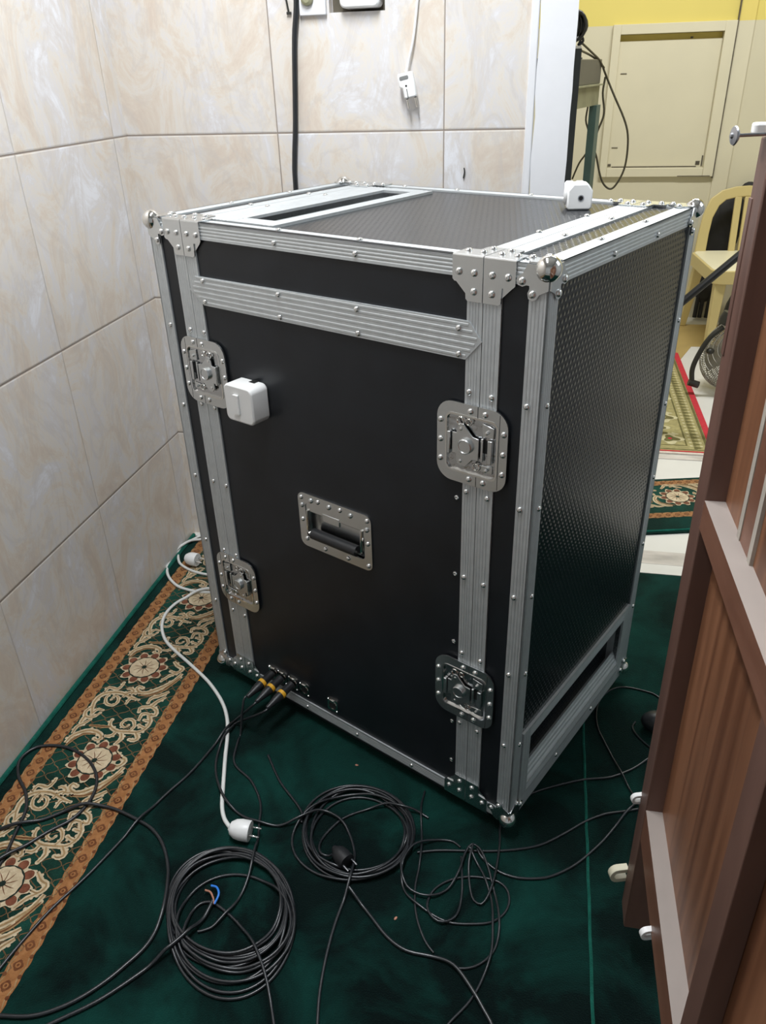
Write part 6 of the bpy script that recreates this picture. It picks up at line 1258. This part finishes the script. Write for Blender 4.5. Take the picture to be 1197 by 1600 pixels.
# ------------------------------------------------------------------ far room things
# table (turned) with case on it
t = thing('work_table', 'tall table with dark steel legs and a worn olive apron behind the white wall end', 'table', (0.048, 2.30, 0), math.radians(75.5))
# local x runs along the visible end (away from camera), local y to the left
LT = 0.47
MB().box((0.0, 0.012, 1.100), (LT, 0.03, 1.170)).build('apron', 'apron', t, smooth=False)
MB().box((0.0, 0.30, 1.10), (LT, 0.318, 1.170)).build('apron', 'apron', t, smooth=False)
MB().box((-0.01, 0.0, 1.1702), (LT + 0.01, 0.33, 1.176)).build('top', 'apron', t, smooth=False)
MB().box((0.0, 0.0, 0), (0.03, 0.03, 1.10)).build('leg', 'navysteel', t, smooth=False)
MB().box((LT - 0.075, 0.0, 0), (LT - 0.005, 0.03, 1.10)).build('leg', 'greensteel', t, smooth=False)
MB().box((0.0, 0.29, 0), (0.03, 0.32, 1.10)).build('leg', 'greensteel', t, smooth=False)
MB().box((LT - 0.04, 0.29, 0), (LT - 0.01, 0.32, 1.10)).build('leg', 'greensteel', t, smooth=False)
t2 = thing('equipment_case', 'dark grey metal equipment box on the tall table', 'box', (0.048, 2.30, 1.1762), math.radians(75.5))
MB().box((0.03, 0.012, 0.0), (LT, 0.31, 0.087)).build('body', 'greybox', t2, bevel=0.003)
MB().box((0.03, 0.05, 0.0872), (LT - 0.18, 0.22, 0.094)).build('lid', 'navysteel', t2, bevel=0.002)
t3 = thing('steel_post', 'dark upright steel post beside the white wall end holding a bundle of cable', 'post', (0.046, 2.262, 0))
MB().box((-0.014, -0.012, 0.0), (0.014, 0.012, 1.295)).build('upright', 'navysteel', t3, smooth=False)
MB().box((-0.03, -0.02, 1.295), (0.012, 0.02, 1.303)).build('cap', 'whiteplastic', t3, smooth=False)
mb = MB()
for k in range(9):
    a = k * 0.7
    pts = []
    for i in range(18):
        t_ = 2 * PI * i / 18
        pts.append(Vector((0.030 + (0.036 + 0.004 * (k % 3)) * math.cos(t_) * math.cos(a * 0.3), 2.262 + 0.024 * math.cos(t_) * math.sin(a) + 0.006 * (k - 4), 1.362 + (0.044 - 0.004 * (k % 4)) * math.sin(t_))))
    mb.tube(pts, 0.0055, 6, 0, True)
for s in (0, 1):
    mb.tube(smooth_path([(0.05, 2.262, 1.34), (0.052 + 0.01 * s, 2.262, 1.318), (0.046, 2.262, 1.304)], 4), 0.0045, 6)
tag(mb.build('cable_bundle', 'cable', None, angle=80), 'bundle of black cable tied on top of the dark steel post', 'cable')
YC = 2.775
WIRE = [[(0.0587, 2.45, 1.3177), (0.1058, 2.6, 1.2855), (0.1452, 2.72, 1.2548), (0.1768, 2.8, 1.2039), (0.2186, 2.8, 1.1285), (0.2671, 2.8, 1.0445), (0.2901, 2.8, 0.9835), (0.2966, 2.8, 0.9094), (0.291, 2.8, 0.8465), (0.2702, 2.8, 0.7953), (0.2462, 2.8, 0.7694), (0.2176, 2.8, 0.7826), (0.1945, 2.8, 0.8215), (0.1703, 2.8, 0.8982), (0.1575, 2.8, 0.931), (0.1612, 2.8, 0.9855), (0.1811, 2.8, 1.046), (0.1824, 2.8, 1.082), (0.1708, 2.8, 1.1414), (0.1748, 2.8, 1.1994)], [(0.1175, 2.85, 1.0932), (0.1137, 2.85, 1.0373), (0.1306, 2.85, 0.9875), (0.132, 2.85, 0.9195), (0.1014, 2.85, 0.8686), (0.077, 2.85, 0.8035)], [(0.0612, 2.45, 1.2912), (0.0994, 2.6, 1.2771), (0.1402, 2.72, 1.2549), (0.1643, 2.76, 1.2318)]]
mb = MB().tube(smooth_path(WIRE[0], 4), 0.0042, 6)
tag(mb.build('hanging_wire', 'brownwire', None, angle=80), 'dark wire hanging in a long loop in front of the cream hatch', 'wire')
mb = MB().tube(smooth_path(WIRE[1], 4), 0.0038, 6)
tag(mb.build('hanging_wire', 'brownwire', None, angle=80), 'thin dark wire hanging behind the table legs', 'wire')
mb = MB().tube(smooth_path(WIRE[2], 4), 0.0042, 6)
tag(mb.build('hanging_wire', 'brownwire', None, angle=80), 'second dark wire running over the grey equipment box edge', 'wire')

# chair (facing the camera)
ch = thing('plastic_chair', 'yellow plastic chair with a slatted back and lit-looking pale seat in the far room', 'chair', (0.775, 2.97, 0), math.radians(5))
# local: x to the right, y away; seat 0.39 high
SZ = 0.385
CW, CD = 0.42, 0.42
def leg(x0, y0, x1, y1, z1):
    mb = MB()
    mb.add([(x0 - .017, y0 - .017, 0), (x0 + .017, y0 - .017, 0), (x0 + .017, y0 + .017, 0), (x0 - .017, y0 + .017, 0), (x1 - .026, y1 - .026, z1), (x1 + .026, y1 - .026, z1), (x1 + .026, y1 + .026, z1), (x1 - .026, y1 + .026, z1)],
           [(0, 1, 2, 3), (4, 5, 6, 7), (0, 1, 5, 4), (1, 2, 6, 5), (2, 3, 7, 6), (3, 0, 4, 7)])
    mb.build('leg', 'chair', ch, bevel=0.004)
leg(0.02, 0.0, 0.03, 0.02, SZ - 0.01); leg(CW + 0.02, 0.0, CW, 0.02, SZ - 0.01)
leg(0.0, CD + 0.04, 0.03, CD - 0.02, SZ - 0.01); leg(CW + 0.03, CD + 0.04, CW, CD - 0.02, SZ - 0.01)
mb = MB().prism(rrect(CW + 0.04, CD + 0.03, 0.05, 6, CW / 2 + 0.01, CD / 2), (0, 0, 0), X_, Y_, Z_, SZ - 0.002, SZ + 0.010)
mb.build('seat', 'chairseat', ch, bevel=0.003)
mb = MB().ring(rrect(CW + 0.06, CD + 0.05, 0.055, 6, CW / 2 + 0.01, CD / 2), rrect(CW + 0.03, CD + 0.02, 0.05, 6, CW / 2 + 0.01, CD / 2), (0, 0, 0), X_, Y_, Z_, SZ - 0.055, SZ + 0.006)
mb.build('apron', 'chair', ch, bevel=0.003)
# back: arch band with slats, reclined
def bk(x, h): return Vector((x, CD + 0.0 + 0.05 * (h / 0.36), SZ + h * 0.94))
out = []; inn = []
for (x, h) in ((-0.005, -0.02), (0.005, 0.10), (0.018, 0.20), (0.045, 0.275), (0.095, 0.315), (0.16, 0.332), (0.22, 0.336), (0.28, 0.332), (0.345, 0.315), (0.395, 0.275), (0.422, 0.20), (0.435, 0.10), (0.445, -0.02)):
    out.append((x, h))
for (x, h) in ((0.050, -0.02), (0.056, 0.10), (0.065, 0.18), (0.090, 0.240), (0.120, 0.268), (0.17, 0.280), (0.22, 0.283), (0.27, 0.280), (0.32, 0.268), (0.35, 0.240), (0.375, 0.18), (0.384, 0.10), (0.390, -0.02)):
    inn.append((x, h))
mb = MB()
th = Vector((0, 0.016, -0.004))
N_ = len(out)
P = [bk(*q) for q in out] + [bk(*q) for q in inn] + [bk(*q) + th for q in out] + [bk(*q) + th for q in inn]
F = []
for i in range(N_ - 1):
    F += [(i, i + 1, N_ + i + 1, N_ + i), (2 * N_ + i, 3 * N_ + i, 3 * N_ + i + 1, 2 * N_ + i + 1), (i, 2 * N_ + i, 2 * N_ + i + 1, i + 1), (N_ + i, N_ + i + 1, 3 * N_ + i + 1, 3 * N_ + i)]
F += [(0, N_, 3 * N_, 2 * N_), (N_ - 1, 2 * N_ - 1, 4 * N_ - 1, 3 * N_ - 1)]
mb.add(P, F)
mb.build('back_frame', 'chair', ch, bevel=0.004)
for x, wd in ((0.178, 0.032), (0.222, 0.026), (0.264, 0.026), (0.306, 0.032)):
    q = [bk(x - wd / 2, -0.02), bk(x + wd / 2, -0.02), bk(x + wd / 2, 0.282), bk(x - wd / 2, 0.282)]
    mb = MB().add(q + [p + th for p in q], [(0, 1, 2, 3), (4, 7, 6, 5), (0, 4, 5, 1), (1, 5, 6, 2), (2, 6, 7, 3), (3, 7, 4, 0)])
    mb.build('slat', 'chair', ch, bevel=0.003)
# tan board on the floor under it
o = MB().prism([(0.60, 2.72), (0.640, 2.79), (0.735, 3.05), (1.35, 3.09), (1.35, 3.46), (0.60, 3.44)], (0, 0, 0), X_, Y_, Z_, -0.0018, -0.0004).build('floor_mat', 'mat_tan', None, smooth=False)
tag(o, 'flat tan mat on the white floor under the yellow chair', 'mat')
# black bundle behind the chair
mb = MB()
rnd = random.Random(3)
def lump(c, r, sc):
    k = len(mb.v)
    mb.sphere(c, r, 16, 0, sc)
    for i in range(k, len(mb.v)):
        x, y, z = mb.v[i]
        s_ = 0.008 * math.sin(31 * x + 3) + 0.008 * math.sin(23 * z + 1.3 * x * 20)
        mb.v[i] = (x + s_, y + 0.5 * s_, z + 0.5 * s_)
lump((0.850, 3.560, 0.42), 0.09, (0.95, 0.34, 2.0))
lump((0.905, 3.562, 0.50), 0.09, (0.8, 0.32, 1.6))
lump((0.985, 3.560, 0.66), 0.05, (1.2, 0.6, 0.9))
lump((0.855, 3.562, 0.20), 0.07, (0.85, 0.42, 1.5))
for x in (0.815, 0.84, 0.875, 0.90):
    mb.tube(smooth_path([(x + 0.02, 3.56, 0.25), (x + 0.005, 3.55, 0.12), (x, 3.54, 0.0125)], 4), 0.0115, 8)
tag(mb.build('black_bag', 'bag', None, angle=80), 'black bundle of bag and straps leaning on the wall behind the yellow chair', 'bag')
o = MB().tube([(0.935, 3.12, 0.325), (0.895, 3.15, 0.19), (0.870, 3.17, 0.012)], 0.012, 8).build('fan_stick', 'fandark', None)
tag(o, 'dark thin stick slanting beside the yellow chair front leg', 'stick')
# boom pole on a stand hidden behind the door
t = thing('microphone_stand', 'black boom pole slanting up to the right in front of the yellow chair', 'stand', (0.90, 2.0, 0))
L = t.location.copy()
pa, pb = Vector((0.36, 1.98, 0.366)), Vector((0.90, 2.0, 0.912))
MB().cyl(pa - L, pb - L, 0.0135, 14).build('boom', 'rubber', t)
MB().cyl((0, 0, 0.02), (0, 0, 0.93), 0.011, 12).build('upright', 'rubber', t)
MB().lathe([(0.13, 0.0), (0.13, 0.012), (0.02, 0.022)], (0, 0, -0.001), (0, 0, 1), 28).build('base', 'rubber', t, angle=30)
# floor fan
fc = Vector((0.818, 2.42, 0.170))
t = thing('floor_fan', 'grey wire floor fan with a dark curved yoke, tilted on the white floor', 'fan', (fc.x, fc.y, 0))
ax = Vector((-0.45, -0.55, 0.55)).normalized()
u = ax.cross(Z_).normalized(); v = ax.cross(u)
R_ = 0.165
c = Vector((0, 0, fc.z))
mb = MB()
for rr2, hh in ((0.165, 0.0), (0.150, 0.035), (0.115, 0.055), (0.07, 0.066), (0.030, 0.070), (0.150, -0.035), (0.115, -0.055), (0.06, -0.066), (0.160, 0.020), (0.134, 0.046), (0.093, 0.061), (0.05, 0.068), (0.160, -0.020), (0.134, -0.046)):
    mb.tube([c + ax * hh + (u * math.cos(a) + v * math.sin(a)) * rr2 for a in [2 * PI * i / 36 for i in range(36)]], 0.0030 if hh == 0 else 0.0018, 6, 0, True)
for k in range(100):
    a = 2 * PI * k / 100
    e = u * math.cos(a + 0.0) + v * math.sin(a)
    e2 = u * math.cos(a + 0.12) + v * math.sin(a + 0.12)
    for s in (1, -1):
        mb.tube([c + e * 0.165, c + e * 0.150 + ax * 0.035 * s, c + e2 * 0.115 + ax * 0.055 * s, c + e2 * 0.03 + ax * 0.069 * s], 0.0015, 4)
mb.build('guard', 'fanguard', t, angle=80)
MB().lathe([(0.03, 0.060), (0.03, 0.072), (0.02, 0.076)], c, ax, 20).build('cap', 'fanguard', t)
MB().lathe([(0.035, -0.09), (0.045, -0.06), (0.03, 0.03)], c, ax, 20).build('motor', 'fanguard', t)
for k in range(3):
    a = 2 * PI * k / 3
    P = []
    for i in range(7):
        b_ = a + i * 0.13
        P.append(c + (u * math.cos(b_) + v * math.sin(b_)) * 0.145 + ax * (0.02 - 0.006 * i))
    Q = [c + (u * math.cos(a + i * 0.13) + v * math.sin(a + i * 0.13)) * 0.03 + ax * (0.02 - 0.006 * i) for i in range(7)]
    MB().add(P + Q, [(i, i + 1, 8 + i, 7 + i) for i in range(6)]).build('blade', 'fanguard', t)
YK = [Vector(p) - t.location for p in [(0.6339, 2.36, 0.0665), (0.6284, 2.36, 0.1088), (0.6353, 2.36, 0.1539), (0.6577, 2.36, 0.218), (0.6828, 2.36, 0.2621), (0.7211, 2.36, 0.2979)]]
MB().tube(smooth_path(YK, 5), 0.0105, 10).build('yoke', 'fandark', t)
MB().sphere(YK[3] + Vector((0.028, 0, -0.022)), 0.017, 14, 0, (1, 1, 0.8)).build('knob', 'fandark', t)
MB().lathe([(0.030, -0.02), (0.034, 0.0), (0.030, 0.03)], YK[-1] + Vector((0.01, 0, 0.03)), (0.3, 0, 1), 16).build('pivot', 'fandark', t)
MB().cyl(YK[0] + Vector((-0.012, 0, -0.008)), YK[0] + Vector((0.03, 0.0, -0.02)), 0.015, 12).build('knob', 'fandark', t)
MB().lathe([(0.10, 0.0), (0.10, 0.012), (0.03, 0.022)], (0.16, 0.06, -0.002), (0, 0, 1), 24).build('base', 'fandark', t, angle=30)
MB().cyl((0.16, 0.06, 0.015), YK[-1] + Vector((0.01, 0, 0.02)), 0.012, 10).build('stem', 'fandark', t)

# ------------------------------------------------------------------ groups of look-alikes
GROUPS = {'cable_clip': 'cable clips on the wooden door', 'audio_lead': 'audio leads plugged into the case', 'black_cable': 'loose black cables on the carpet',
          'thin_cable': 'thin black cables on the carpet', 'white_cord': 'white cords behind the case', 'hanging_wire': 'wires hanging by the table', 'crumb': 'crumbs on the carpet'}
for o in SC.objects:
    k = o.name.split('.')[0]
    if o.parent is None and k in GROUPS and 'label' in o:
        o['group'] = GROUPS[k]
